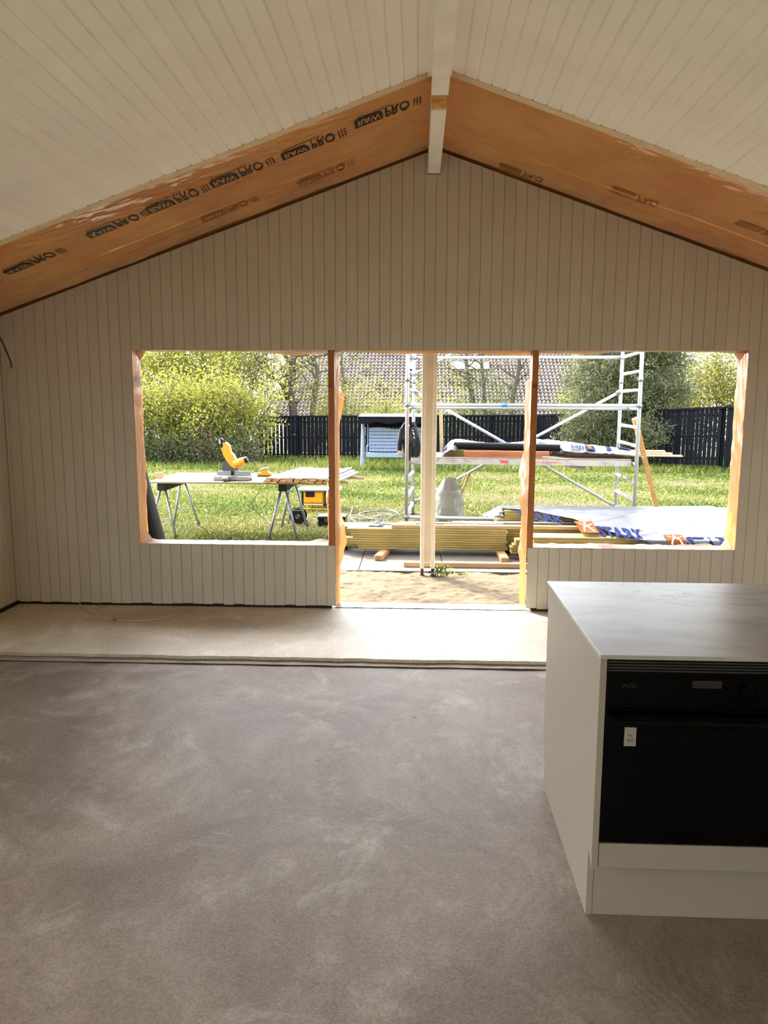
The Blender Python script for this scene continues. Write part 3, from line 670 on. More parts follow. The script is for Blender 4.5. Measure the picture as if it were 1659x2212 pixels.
# ------------------------------------------------------------------ garden ground
ORD = ['lowest', 'second', 'third', 'fourth', 'fifth', 'sixth', 'seventh', 'eighth', 'ninth', 'tenth']; COLN = ['front', 'middle', 'rear']
gd = MB()
ys = [-22, -11, 0.1, 3.05, 7] + [7 + 3 * i for i in range(1, 20)]
for a, b in zip(ys[:-1], ys[1:]):
    za = -0.12 if a < 7 else ground_z(a); zb = ground_z(b)
    if b <= 3.05:
        for x0, x1 in ((-40, XL - 0.2), (XRT + 0.2, 40)): gd.add([(x0, a, za), (x1, a, za), (x1, b, zb), (x0, b, zb)], [(0, 1, 2, 3)])
    else: gd.add([(-40, a, za), (40, a, za), (40, b, zb), (-40, b, zb)], [(0, 1, 2, 3)])
gd.add([(-40, -30, -0.12), (40, -30, -0.12), (40, -10.6, -0.12), (-40, -10.6, -0.12)], [(0, 1, 2, 3)])
lawn = gd.build('lawn', 'lawn_soil', kind='structure', origin=(0, 0, 0), label='sunlit lawn sloping away from the house')
# sand bed
def sandz(x, y):
    return -0.114 + 0.022 * fbm(x * 1.3, y * 1.7) + 0.016 * fbm(x * 5, y * 6, 2) + 0.010 * fbm(x * 15, y * 17, 5) + 0.03 * max(0, (0.7 - y)) 
m = MB(); m.grid(lambda u, v: ((XL - 0.1) + (XRT - XL + 0.2) * u, WT - 0.02 + 1.72 * v, sandz((XL - 0.1) + (XRT - XL + 0.2) * u, WT - 0.02 + 1.72 * v)), 320, 90)
m.build('sand_bed', 'sand', kind='stuff', smooth=True, label='loose raked sand outside the doorway', cat='sand')
# paving slabs
pav = thing('paving', 'strip of pale concrete paving slabs beyond the sand', 'paving', (0, 2.4, -0.15), kind='structure')
x = -6.0; i = 0
while x < 7:
    for (y0, y1) in ((1.86, 2.46), (2.466, 3.06)):
        m = MB(); off = 0.0 if y0 < 2 else 0.0; m.bbox(x + 0.003, x + 0.897, y0, y1, -0.16, -0.100 + rng.uniform(-0.002, 0.002), 0.006); m.build('slab', 'paving', pav)
    x += 0.9
# grass blades, denser towards the house
nr = np.random.default_rng(3)
def blades(n, ymin, ymax, hmin, hmax, seed):
    r = np.random.default_rng(seed)
    Y = ymin * (ymax / ymin) ** r.random(n); D = Y + 6.0
    X = r.uniform(-0.62, 0.62, n) * D * 0.72 + 0.10 * 0
    X = (r.random(n) * 1.04 - 0.40) * D * 0.92
    keep = np.ones(n, bool); X, Y, D = X[keep], Y[keep], D[keep]; n = len(X)
    zg = np.where(Y < 7, -0.12, -0.12 - 0.033 * (Y - 7))
    h = r.uniform(hmin, hmax, n) * (0.8 + 0.05 * D * 0.5); w = 0.0022 * D * r.uniform(0.35, 0.7, n); an = r.uniform(0, np.pi, n)
    lx, ly = r.normal(0, 0.45, n) * h, r.normal(0, 0.45, n) * h
    V = np.zeros((n, 3, 3)); V[:, 0] = np.stack([X - np.cos(an) * w, Y - np.sin(an) * w, zg], 1); V[:, 1] = np.stack([X + np.cos(an) * w, Y + np.sin(an) * w, zg], 1)
    V[:, 2] = np.stack([X + lx, Y + ly, zg + h], 1)
    # patches of dry, bright and deep grass
    f = np.sin(X * 1.1 + 1.3 * np.sin(Y * 0.7)) * np.sin(Y * 0.9 + X * 0.4) + r.normal(0, 0.55, n) - 0.05 * (Y - 9)
    idx = np.where(f > 0.55, 1, np.where(f < -0.55, 2, 0)); idx = np.where(Y > 17, np.where(idx == 1, 0, idx), idx)
    return V.reshape(-1, 3), idx
V, gi = blades(150000, 3.1, 26.0, 0.022, 0.05, 11)
np_obj('grass_blades', V, 3, None, lawn, kind='stuff', label='short sunlit lawn grass with dry yellow patches', mats=['grass_a', 'grass_b', 'grass_c'], midx=gi)
V, gi = blades(14000, 17.0, 26.0, 0.09, 0.17, 12)
np_obj('tall_grass', V, 3, None, lawn, kind='stuff', label='longer grass along the foot of the dark fence', mats=['grass_a', 'grass_a', 'grass_c'], midx=gi)

# ------------------------------------------------------------------ painted post outside the doorway
po = thing('porch_post', 'cream painted timber post standing in the sand outside the doorway', 'post', (0.126, 1.72, -0.11))
for x0, x1 in ((0.052, 0.094), (0.160, 0.202)):
    m = MB(); m.bbox(x0, x1, 1.66, 1.78, -0.03, ZR - 0.02, 0.003); m.build('cheek_board', 'post_paint', po)
    m = MB(); m.box(x0 + 0.006, x1 - 0.006, 1.69, 1.75, -0.115, -0.03); m.build('metal_foot', 'metal_foot', po)
    m = MB(); m.tube([(x0 + 0.02, 1.72, -0.125), (x0 + 0.02, 1.72, -0.10)], 0.03, 10); m.build('bolt', 'galvanised', po)
m = MB(); m.bbox(0.094, 0.160, 1.69, 1.75, 0.03, ZR - 0.02, 0.002); m.build('centre_board', 'post_paint', po)

# ------------------------------------------------------------------ black roll leaning outside the left window
b0 = Vector((-2.305, 0.66, -0.055)); t0 = Vector((-2.595, 0.50, 1.42))
m = MB(); m.tube([b0, t0], 0.155, 28); m.tube([t0, t0 + (t0 - b0).normalized() * 0.004], [0.11, 0.05], 20)
m.build('membrane_roll', 'black_rubber', smooth=False, label='thick black membrane roll leaning at the left window jamb outside', cat='roll')

# ------------------------------------------------------------------ work table on two sawhorses
def sawhorse(name, label, xa, xb, y0, y1, z, group):
    cx_ = (xa + xb) / 2; t = thing(name, label, 'sawhorse', (cx_, (y0 + y1) / 2, -0.12), 0, group)
    m = MB(); m.bbox(cx_ - 0.055, cx_ + 0.055, y0 - 0.02, y1 + 0.02, z - 0.12, z, 0.006)
    for i in range(5): m.box(cx_ - 0.058, cx_ + 0.058, y0 + 0.03, y1 - 0.03, z - 0.105 + i * 0.02, z - 0.097 + i * 0.02)
    m.build('beam', 'black_plastic', t)
    for y in (y0 + 0.04, y1 - 0.04):
        yo = -0.1 if y < (y0 + y1) / 2 else 0.1
        for s_, xf in ((-1, xa), (1, xb)):
            m = MB(); m.tube([(cx_ + s_ * 0.03, y, z - 0.10), (xf, y + yo, -0.11)], 0.017, 8); lg = m.build('leg', 'galvanised', t, smooth=True)
            m = MB(); m.tube([(xf, y + yo, -0.125), (xf - s_ * 0.01, y + yo, -0.085)], 0.023, 8); m.build('rubber_foot', 'black_rubber', lg)
        f = 0.62; m = MB(); m.tube([(cx_ + (xa - cx_) * f, y + yo * f, z - 0.1 - f * (z + 0.01)), (cx_ + (xb - cx_) * f, y + yo * f, z - 0.1 - f * (z + 0.01))], 0.008, 6); m.build('spreader', 'galvanised', t)
    return t
TZ = 0.628
sawhorse('sawhorse', 'folding sawhorse with black beam under the table end beside the black roll', -3.50, -3.13, 3.72, 4.66, TZ, 'sawhorses under the plywood')
sawhorse('sawhorse', 'folding sawhorse with black beam under the stack of white boards', -1.915, -1.545, 3.76, 4.60, TZ, 'sawhorses under the plywood')
m = MB(); m.bbox(-3.42, -0.98, 3.50, 4.72, TZ, TZ + 0.022, 0.002)
m.build('plywood_sheet', 'plywood', label='pale plywood sheet laid across two sawhorses as a work table', cat='plywood sheet')
TT = TZ + 0.022
m = MB(); c = atz(344, 1033, TT); m.bbox(c.x - 0.045, c.x + 0.045, c.y - 0.04, c.y + 0.04, TT, TT + 0.08, 0.002); m.build('timber_offcut', 'pine', label='small cut timber block on the left end of the plywood', cat='wood block')
# white cladding boards stacked on the right end
for row in range(3):
    nbd = (10, 9, 8)[row]
    for i in range(nbd):
        x0 = -1.93 + i * 0.094 + row * 0.02 + rng.uniform(-0.008, 0.008); zz = TT + row * 0.0225 + (0.004 if i % 3 == 0 else 0)
        y0 = 3.44 + rng.uniform(-0.02, 0.02); y1 = 4.93 + rng.uniform(-0.1, 0.12) - (0.12 if row == 0 else 0)
        M = Matrix.Translation((x0, y0, zz)) @ Matrix.Rotation(math.radians(-7.5), 4, 'Z') @ Matrix.Rotation(rng.uniform(-0.03, 0.03), 4, 'Y')
        t = thing('cladding_board', 'white board, %s from the left in the %s layer of the plywood stack' % ((['first'] + ORD[1:])[i], ('bottom', 'middle', 'top')[row]), 'board', M.translation, 0, 'white boards stacked on the plywood')
        L_ = y1 - y0; R_ = M.to_3x3().to_4x4()
        m = MB(); m.add([R_ @ Vector(p) for p in ((0, 0, 0), (0.09, 0, 0), (0.09, 0, 0.012), (0.084, 0, 0.020), (0.006, 0, 0.020), (0, 0, 0.012), (0, L_, 0), (0.09, L_, 0), (0.09, L_, 0.012), (0.084, L_, 0.020), (0.006, L_, 0.020), (0, L_, 0.012))],
                        [(0, 6, 7, 1), (1, 7, 8, 2), (2, 8, 9, 3), (3, 9, 10, 4), (4, 10, 11, 5), (5, 11, 6, 0), (11, 10, 9, 8, 7, 6)])
        m.build('painted_face', 'white_paint', t, world=False)
        m = MB(); m.add([R_ @ Vector(p) for p in ((0, -0.0004, 0), (0.09, -0.0004, 0), (0.09, -0.0004, 0.012), (0.084, -0.0004, 0.0195), (0.006, -0.0004, 0.0195), (0, -0.0004, 0.012))], [(0, 1, 2, 3, 4, 5)])
        m.build('sawn_end', 'pine', t, world=False)
# two battens reaching out past the stack
for (xa, xb, y, z, lab) in ((-1.6, -0.72, 4.55, 0.591, 'longer pale batten reaching out past the white boards on the table'), (-1.6, -0.89, 3.95, 0.591, 'shorter pale batten under the table edge by the stud')):
    m = MB(); m.bbox(xa, xb, y, y + 0.045, z, z + 0.036, 0.002); m.build('batten', 'pine_pale', label=lab, cat='batten')

# mitre saw
msw = thing('mitre_saw', 'yellow and grey mitre saw standing on the plywood table', 'mitre saw', (-2.50, 4.1, TT))
def Q(px, py, Y): return at(px, py, Y)
c = atz(498, 1036, TT + 0.02); bxm, bym = c.x, c.y + 0.08
m = MB(); m.bbox(bxm - 0.235, bxm - 0.06, bym - 0.05, bym + 0.13, TT, TT + 0.06, 0.01); m.bbox(bxm + 0.06, bxm + 0.235, bym - 0.05, bym + 0.13, TT, TT + 0.06, 0.01); m.bbox(bxm - 0.25, bxm + 0.25, bym + 0.03, bym + 0.09, TT, TT + 0.03, 0.006)
m.build('base', 'tool_grey', msw)
m = MB(); m.tube([(bxm, bym + 0.04, TT + 0.01), (bxm, bym + 0.04, TT + 0.062)], 0.115, 28); m.bbox(bxm - 0.09, bxm - 0.02, bym - 0.16, bym + 0.0, TT + 0.008, TT + 0.055, 0.008, Matrix.Translation((0, 0, 0))); m.build('turntable', 'tool_grey', msw)
m = MB(); m.bbox(bxm - 0.10, bxm - 0.03, bym - 0.19, bym - 0.15, TT + 0.01, TT + 0.045, 0.01); m.build('mitre_handle', 'tool_dark', msw)
m = MB()
for x0, x1 in ((-0.21, -0.025), (0.025, 0.235)):
    m.prism([(bxm + x0, TT + 0.06), (bxm + x1, TT + 0.06), (bxm + x1 - (0.01 if x1 > 0 else 0.0), TT + 0.12), (bxm + x0 + (0.06 if x0 > 0 else 0.0), TT + 0.115), (bxm + x0, TT + 0.135)], bym + 0.05, bym + 0.085)
m.build('fence_plate', 'tool_grey', msw)
m = MB(); m.tube([(bxm - 0.01, bym + 0.13, TT + 0.03), (bxm + 0.03, bym + 0.13, TT + 0.17), (bxm + 0.06, bym + 0.10, TT + 0.21)], [0.045, 0.04, 0.05], 14); m.build('pivot_arm', 'tool_grey', msw, smooth=True)
Mh = Matrix.Translation((bxm - 0.01, bym + 0.1, TT + 0.14)) @ Matrix.Rotation(math.radians(-17), 4, 'Y')
m = MB()
poly = [(0.035, 0.0), (0.085, 0.06), (0.075, 0.17), (0.05, 0.22), (0.06, 0.30), (0.025, 0.36), (-0.01, 0.355), (-0.02, 0.31), (-0.055, 0.30), (-0.05, 0.20), (-0.035, 0.13), (-0.005, 0.05)]
m.prism(poly, -0.05, 0.05, Mh); m.build('saw_head', 'tool_yellow', msw)
m = MB(); m.prism([(-0.058, 0.335), (-0.025, 0.33), (0.0, 0.40), (-0.02, 0.43), (-0.05, 0.40)], -0.03, 0.03, Mh); m.build('trigger_handle', 'black_plastic', msw)
m = MB(); m.prism([(-0.058, 0.36), (-0.04, 0.36), (-0.03, 0.42), (-0.045, 0.42)], -0.034, 0.034, Mh); m.build('handle_grip', 'white_tape', msw)
m = MB(); Mm = Matrix.Translation((bxm + 0.02, bym + 0.06, TT + 0.20)) @ Matrix.Rotation(math.radians(68), 4, 'Y'); m.tube([Mm @ Vector((0, 0, 0.0)), Mm @ Vector((0, 0, 0.10)), Mm @ Vector((0, 0, 0.15))], [0.055, 0.055, 0.048], 18); m.build('motor_housing', 'tool_yellow', msw, smooth=False)
m = MB(); m.tube([Mm @ Vector((0.0, 0, 0.15)), Mm @ Vector((0.0, 0, 0.19))], 0.042, 16); m.build('motor_cap', 'black_plastic', msw)
m = MB(); cb = Mh @ Vector((-0.035, 0, 0.03)); ax = (Mh.to_3x3() @ Vector((0.12, 1, 0))).normalized(); m.tube([cb - ax * 0.012, cb + ax * 0.012], 0.105, 30); m.build('blade_guard', 'tool_dark', msw)
# cord from the saw to the reel
m = MB(); m.tube(curve_pts([(bxm + 0.1, bym + 0.16, TT + 0.02), (bxm + 0.12, 4.70, TT + 0.012), (bxm + 0.13, 4.76, TT - 0.02), (bxm + 0.14, 4.79, 0.42), at(545, 1090, 4.8), at(572, 1122, 4.85), atz(592, 1133, -0.09), atz(615, 1134, -0.10), atz(640, 1131, -0.10)]), 0.005, 6)
m.build('power_cord', 'cord_black', smooth=True, label='black cord hanging from the mitre saw down to the lawn', cat='cord')
# belt sander
c = atz(572, 1029, TT); sd = thing('sander', 'yellow power sander with grey top on the plywood', 'sander', (c.x, c.y, TT))
m = MB(); m.bbox(c.x - 0.095, c.x + 0.095, c.y - 0.05, c.y + 0.05, TT, TT + 0.02, 0.004); m.build('sole', 'tool_dark', sd)
m = MB(); m.prism([(c.x - 0.095, TT + 0.02), (c.x + 0.095, TT + 0.02), (c.x + 0.09, TT + 0.045), (c.x + 0.05, TT + 0.06), (c.x + 0.045, TT + 0.095), (c.x - 0.035, TT + 0.085), (c.x - 0.04, TT + 0.055), (c.x - 0.09, TT + 0.045)], c.y - 0.045, c.y + 0.045); m.build('housing', 'tool_yellow', sd)
m = MB(); m.bbox(-0.055, 0.055, -0.035, 0.035, 0, 0.032, 0.008, Matrix.Translation((c.x, c.y, TT + 0.085)) @ Matrix.Rotation(math.radians(-12), 4, 'Y')); m.build('top_pad', 'tool_grey', sd)
m = MB(); m.tube(curve_pts([(c.x - 0.03, c.y + 0.02, TT + 0.11), (c.x - 0.06, c.y + 0.04, TT + 0.14), (c.x, c.y + 0.05, TT + 0.155), (c.x + 0.03, c.y + 0.05, TT + 0.15)], 6), 0.004, 6); m.build('cord_tail', 'cord_black', sd)

# ------------------------------------------------------------------ table saw, cord reel, tool case on the lawn
ts = thing('table_saw', 'yellow portable table saw standing on the lawn behind the sawhorse', 'table saw', (-1.62, 6.5, -0.12))
a = at(648, 1056, 6.45); b = at(716, 1094, 6.45); yx0, yx1, yz0, yz1 = a.x, b.x + 0.05, b.z, a.z
m = MB(); m.bbox(yx0 - 0.04, yx1 + 0.1, 6.35, 6.85, yz1 - 0.03, yz1, 0.006); m.build('saw_table', 'galvanised', ts)
m = MB(); m.bbox(yx0 + 0.05, yx0 + 0.40, 6.40, 6.80, yz0 + 0.05, yz1 - 0.03, 0.02); m.build('housing', 'tool_yellow', ts)
m = MB(); m.bbox(yx0 + 0.10, yx0 + 0.25, 6.385, 6.405, yz0 + 0.16, yz1 - 0.04, 0.01); m.build('motor_opening', 'black_plastic', ts)
for x0 in (yx0 + 0.03, yx0 + 0.41):
    m = MB(); m.bbox(x0, x0 + 0.025, 6.39, 6.42, yz0 + 0.0, yz1 - 0.03, 0.004); m.build('side_bar', 'black_plastic', ts)
    m = MB(); m.tube([(x0 + 0.012, 6.37, yz0 + 0.04), (x0 + 0.012, 6.40, yz0 + 0.04)], 0.03, 14); m.build('foot_knob', 'black_plastic', ts)
m = MB(); m.tube([(yx0 + 0.0, 6.36, yz0 - 0.03), (yx1 + 0.05, 6.36, yz0 - 0.04)], 0.014, 8); m.tube([(yx0 + 0.0, 6.82, yz0 - 0.03), (yx1 + 0.05, 6.82, yz0 - 0.04)], 0.014, 8)
m.tube([(yx0, 6.36, yz0 - 0.03), (yx0, 6.82, yz0 - 0.03)], 0.014, 8); m.tube([(yx1 + 0.05, 6.36, yz0 - 0.04), (yx1 + 0.05, 6.82, yz0 - 0.04)], 0.014, 8); m.build('roll_cage', 'tool_yellow', ts)
m = MB(); m.bbox(yx0 + 0.44, yx0 + 0.58, 6.40, 6.46, yz0 + 0.04, yz1 - 0.05, 0.02); m.build('bevel_quadrant', 'tool_yellow', ts)
m = MB(); m.tube([(yx0 + 0.50, 6.33, yz0 + 0.10), (yx0 + 0.50, 6.40, yz0 + 0.10)], 0.05, 16); m.build('hand_wheel', 'black_plastic', ts)
rl = atz(645, 1132, -0.12); re = thing('cord_reel', 'black drum cord reel on a wire stand on the lawn', 'cord reel', (rl.x, rl.y, -0.12))
rc = Vector((rl.x, rl.y, 0.005))
for dy in (-0.07, 0.07):
    m = MB(); m.tube([rc + Vector((0, dy - 0.006, 0)), rc + Vector((0, dy + 0.006, 0))], 0.118, 26); m.build('flange', 'black_plastic', re)
m = MB(); m.tube([rc + Vector((0, -0.065, 0)), rc + Vector((0, 0.065, 0))], 0.085, 22); m.build('wound_cord', 'cord_black', re)
m = MB(); m.tube([rc + Vector((0, -0.078, 0)), rc + Vector((0, -0.068, 0))], 0.035, 16); m.build('hub', 'galvanised', re)
for dy in (-0.1, 0.1):
    m = MB(); m.tube(curve_pts([rc + Vector((-0.13, dy, -0.118)), rc + Vector((-0.12, dy, -0.04)), rc + Vector((-0.09, dy, 0.11)), rc + Vector((0.0, dy, 0.0)), rc + Vector((0.12, dy, -0.10)), rc + Vector((0.13, dy, -0.118))], 4), 0.007, 6); m.build('stand_wire', 'black_plastic', re)
a = atz(688, 1136, -0.12); b = atz(747, 1137, -0.12)
tcs = thing('tool_case', 'black plastic tool case lying on the lawn behind the stud', 'tool case', ((a.x + b.x) / 2, 4.85, -0.12))
m = MB(); m.bbox(a.x, b.x, 4.72, 5.02, -0.12, -0.02, 0.012); m.build('tray', 'black_plastic', tcs)
m = MB(); m.bbox(a.x - 0.006, b.x + 0.006, 4.714, 5.026, -0.018, 0.035, 0.012); m.build('lid', 'black_plastic', tcs)
for f in (0.25, 0.72): m = MB(); m.bbox(a.x + (b.x - a.x) * f, a.x + (b.x - a.x) * f + 0.05, 4.704, 4.718, -0.05, 0.01, 0.003); m.build('latch', 'tool_dark', tcs)
# garden hose / cord loops
cz = -0.085
loops = [(762, 1095), (758, 1108), (760, 1118), (790, 1120), (830, 1113), (862, 1113), (848, 1104), (810, 1103), (775, 1110), (800, 1120), (836, 1122), (845, 1112), (815, 1108)]
m = MB(); m.tube(curve_pts([atz(x, y, cz + 0.01 * math.sin(i)) for i, (x, y) in enumerate(loops)], 8), 0.008, 6); m.build('lawn_cord', 'cord_pale', smooth=True, label='pale coiled cord lying in loops on the lawn beside the scaffold', cat='cord')
m = MB(); m.tube(curve_pts([atz(x, y, cz) for x, y in ((752, 1108), (790, 1107), (830, 1100), (858, 1106), (842, 1117), (790, 1123), (756, 1116))], 8), 0.007, 6); m.build('lawn_cord', 'cord_black', smooth=True, label='dark coiled cord lying in loops on the lawn beside the scaffold', cat='cord')
m = MB(); m.tube(curve_pts([atz(x, y, cz) for x, y in ((757, 1120), (768, 1128), (780, 1138), (782, 1143))], 6), 0.007, 6); m.build('lawn_cord', 'cord_pale', smooth=True, label='short pale cord end running from the coil towards the timber pile', cat='cord')

# ------------------------------------------------------------------ timber piles on the paving
def plank(x0, x1, y0, y1, z0, z1, mat, label, group=None, name='deck_board', M=None):
    dy = rng.uniform(0, 0.005); m = MB(); m.bbox(x0, x1, y0 + dy, y1, z0, z1, 0.0055, M); return m.build(name, mat, label=label, cat='plank', group=group)
LA = 'greenish treated deck board in the long pile left of the cream post'
z = -0.032; lay = [0.0275] * 9
lefts = [-0.66, -0.68, -0.80, -0.82, -0.86, -0.72, -0.735, -0.76, -0.79]
for j in range(9):
    for c in range(3):
        y0 = 2.68 + c * 0.148
        x0 = (lefts[j] if c == 0 else -0.93 + rng.uniform(-0.05, 0.06)) + rng.uniform(-0.012, 0.012)
        x1 = 1.055 + rng.uniform(-0.01, 0.02) if c == 0 else 3.6 + rng.uniform(-0.3, 0.2)
        plank(x0, x1, y0, y0 + 0.145, z, z + 0.0262, 'treated_wood', '%s row greenish deck board, %s layer of the long pile behind the post' % (COLN[c], ORD[j]), 'deck boards in the long pile')
    z += 0.0275
ZA = z
for bx in (-0.46, 0.95, 2.5):
    if bx < 0: M = Matrix.Translation((bx, 2.36, -0.1)) @ Matrix.Rotation(math.radians(-9), 4, 'Z')
    else: M = Matrix.Translation((bx, 2.3, -0.1))
    m = MB(); m.bbox(0, 0.09, 0, 0.85, 0.0, 0.066, 0.008, M)
    m.build('bearer', 'pine', label={-0.46: 'square timber bearer poking out under the long board pile', 0.95: 'timber bearer hidden under the right end of the long pile', 2.5: 'timber bearer under the right hand board pile'}[bx], cat='timber')
LB = 'yellowish deck board in the staggered pile behind the right door jamb'
bl = [(1.28, 4), (1.20, 4), (1.13, 3)]
z = -0.034
for j in range(8):
    for c in range(3):
        y0 = 2.20 + c * 0.150
        x0 = (1.30, 1.17, 1.09)[c] + (0.0 if j < 4 else (0.10, 0.05, 0.03)[c]) + (0.08 * c if j >= 6 else 0) + rng.uniform(-0.015, 0.015)
        if j >= 4 and c == 0 and j != 4: continue
        plank(x0, 4.2 + rng.uniform(-0.1, 0.1), y0, y0 + 0.146, z, z + 0.0265, 'treated_wood', '%s row yellowish deck board, %s layer of the staggered pile by the jamb' % (COLN[c], ORD[j]), 'deck boards in the staggered pile')
    z += 0.028
LC = 'treated board in the small upper stack covered by the white tarpaulin'
z = ZA + 0.001
for j in range(5):
    for c in range(2):
        y0 = 3.32 + c * 0.15; plank((1.00 if j == 0 else 1.10) + rng.uniform(-0.015, 0.015), 4.2, y0, y0 + 0.146, z, z + 0.0255, 'treated_wood', '%s row board, %s layer of the upper stack half under the tarpaulin' % (COLN[c * 2], ORD[j]), 'boards under the tarpaulin')
    z += 0.0262
for c in range(5):   # boards carrying the upper stack
    y0 = 3.13 + c * 0.148
    plank(1.0, 4.2, y0, y0 + 0.145, ZA - 0.028, ZA - 0.001, 'treated_wood', '%s flat board, counted from the front, bearing the upper stack by the tarpaulin' % ('first', 'second', 'third', 'fourth', 'fifth')[c], 'boards bearing the upper stack')
for y0, w in ((3.15, 'front'), (3.70, 'rear')):
    plank(1.02, 4.2, y0, y0 + 0.10, -0.098, ZA - 0.029, 'treated_wood', '%s thick timber baulk under the upper stack beside the long pile' % w, name='timber_baulk')
plank(-0.28, 3.3, 2.685, 2.735, ZA + 0.001, ZA + 0.043, 'pine_pale', 'pale planed timber with nail holes lying along the front of the pile', name='planed_timber')
plank(0.34, 1.12, 2.80, 2.90, ZA + 0.001, ZA + 0.022, 'pine_pale', 'short pale board lying on top of the long pile', name='short_board')
plank(1.16, 3.0, 2.82, 2.92, ZA + 0.001, ZA + 0.02, 'treated_wood', 'thin yellow board lying on top of the pile beside the tarpaulin', name='thin_board')
plank(-0.125, 2.6, 2.04, 2.085, -0.1, -0.045, 'pine_pale', 'single pale timber lying on the paving behind the cream post', name='loose_timber')
for (x0, x1, y, r, lab) in ((-0.2, 1.05, 3.02, 0.014, 'grey metal tube lying along the top of the pile'), (0.45, 2.8, 3.08, 0.016, 'second grey metal tube lying behind on the pile')):
    m = MB(); m.tube([(x0, y, ZA + r), (x1, y, ZA + r)], r, 10); m.build('metal_tube', 'aluminium', smooth=True, label=lab, cat='tube')
# knots on the planed timber
# blue cloth, yellow-handled tool and plastic scraps on the pile
m = MB(); c = at(811, 1139, 2.83)
def cloth(u, v): return (c.x - 0.085 + 0.18 * u, 2.78 + 0.14 * v, ZA + 0.006 + 0.045 * (1 - abs(2 * u - 1) ** 1.5) * (0.5 + 0.5 * math.sin(v * 3)) + 0.012 * fbm(u * 6, v * 5, 3))
m.grid(cloth, 16, 12); m.build('work_gloves', 'blue_cloth', smooth=True, label='crumpled blue work gloves lying on the pile left of the post', cat='gloves')
yt = thing('level_tool', 'slim grey tool with a yellow end lying on the pile by the scaffold leg', 'tool', (at(888, 1137, 2.9).x, 2.9, ZA))
xx = at(878, 1137, 2.9).x
m = MB(); m.bbox(xx, xx + 0.11, 2.885, 2.925, ZA, ZA + 0.028, 0.005); m.build('yellow_end', 'tool_yellow', yt)
m = MB(); m.bbox(xx + 0.11, xx + 0.125, 2.888, 2.922, ZA + 0.002, ZA + 0.026, 0.003); m.build('collar', 'black_plastic', yt)
m = MB(); m.tube([(xx - 0.33, 2.9, ZA + 0.014), (xx, 2.9, ZA + 0.014)], 0.012, 8); m.build('shaft', 'aluminium', yt)
def scrap(name, px, py, Y, w, h, d, label, seed):
    c = at(px, py, Y); m = MB()
    m.grid(lambda u, v: (c.x + w * (u - 0.5) + 0.02 * fbm(v * 4, seed), Y + d * (v - 0.5), c.z + h * (math.sin(math.pi * u) * math.sin(math.pi * v)) * (0.6 + 0.7 * fbm(u * 5, v * 5, seed)) + 0.01), 16, 14)
    return m.build(name, 'tarp_white', smooth=True, label=label, cat='plastic sheet')
scrap('plastic_scrap', 745, 1182, 3.15, 0.13, 0.30, 0.4, 'crumpled white plastic at the left end of the timber pile', 3)
scrap('plastic_scrap', 792, 1142, 3.1, 0.22, 0.05, 0.25, 'white plastic wrap bunched beside the blue gloves', 8)

# ------------------------------------------------------------------ white printed tarpaulin over the pile
PR = [(3.72, ZA + 0.137), (3.31, ZA + 0.138), (3.00, ZA + 0.095), (2.70, ZA + 0.052), (2.40, ZA + 0.0), (2.20, ZA - 0.04), (2.16, 0.08), (2.15, -0.04)]
PRL = [0.0]
for a, b in zip(PR[:-1], PR[1:]): PRL.append(PRL[-1] + math.hypot(b[0] - a[0], b[1] - a[1]))
def prof_pt(s):
    s = max(0, min(PRL[-1], s))
    for i in range(len(PR) - 1):
        if s <= PRL[i + 1]:
            t = (s - PRL[i]) / (PRL[i + 1] - PRL[i]); return (PR[i][0] + (PR[i + 1][0] - PR[i][0]) * t, PR[i][1] + (PR[i + 1][1] - PR[i][1]) * t)
    return PR[-1]
EDGE = [(1.06, 0.30), (1.20, 0.40), (1.45, 0.52), (1.85, 0.78), (2.2, 1.28), (2.6, 1.62), (3.0, 1.80), (4.4, 1.88)]
def edge_s(x):
    for (x0, s0), (x1, s1) in zip(EDGE[:-1], EDGE[1:]):
        if x <= x1: return s0 + (s1 - s0) * max(0, (x - x0)) / (x1 - x0)
    return EDGE[-1][1]
def tarp_pt(x, s, off=0.0):
    y, z = prof_pt(s); e = min(1.0, s / 0.12)
    # the sheet bridges the steps instead of following them
    y1, z1 = prof_pt(s - 0.12); y2, z2 = prof_pt(s + 0.12); y = (y + y1 + y2) / 3; z = max(z, (z + z1 + z2) / 3)
    w = 0.010 + 0.010 * max(0, fbm(x * 1.6 - s * 1.2, s * 2.6, 1.0)) + 0.003 * abs(fbm(x * 5 + s * 4, s * 6, 2.0)) + 0.009 * max(0, 1 - abs(math.sin((x * 1.2 + s * 2.0) * 2.2)) * 6)
    return Vector((x, y - 0.3 * (w + off), z + w + off))
m = MB(); m.grid(lambda u, v: tarp_pt(1.06 + 3.3 * u, edge_s(1.06 + 3.3 * u) * v), 190, 70)
tp = m.build('tarpaulin', 'tarp_white', smooth=True, label='white printed plastic tarpaulin draped over the timber pile at the right', cat='tarpaulin')
m = MB(); m.grid(lambda u, v: (1.06 - 0.10 * math.sin(v * 1.6) * u * 2.2, 3.32 + 0.3 * v + 0.03 * fbm(u * 4, v * 4), (ZA + 0.15) - 0.12 * u + 0.01 * fbm(u * 7, v * 7, 4)), 12, 12); m.build('folded_end', 'tarp_white', tp, smooth=True)
def find_tarp(px, py):
    best = None
    for i in range(160):
        x = 1.06 + 3.3 * i / 160
        for j in range(80):
            s = PRL[-1] * j / 80; p = tarp_pt(x, s); v = ROT.T @ (np.array(p) - CAM)
            d = (PCX + FPX * v[0] / v[2] - px) ** 2 + (PCY - FPX * v[1] / v[2] - py) ** 2
            if best is None or d < best[0]: best = (d, x, s)
    return best[1], best[2]
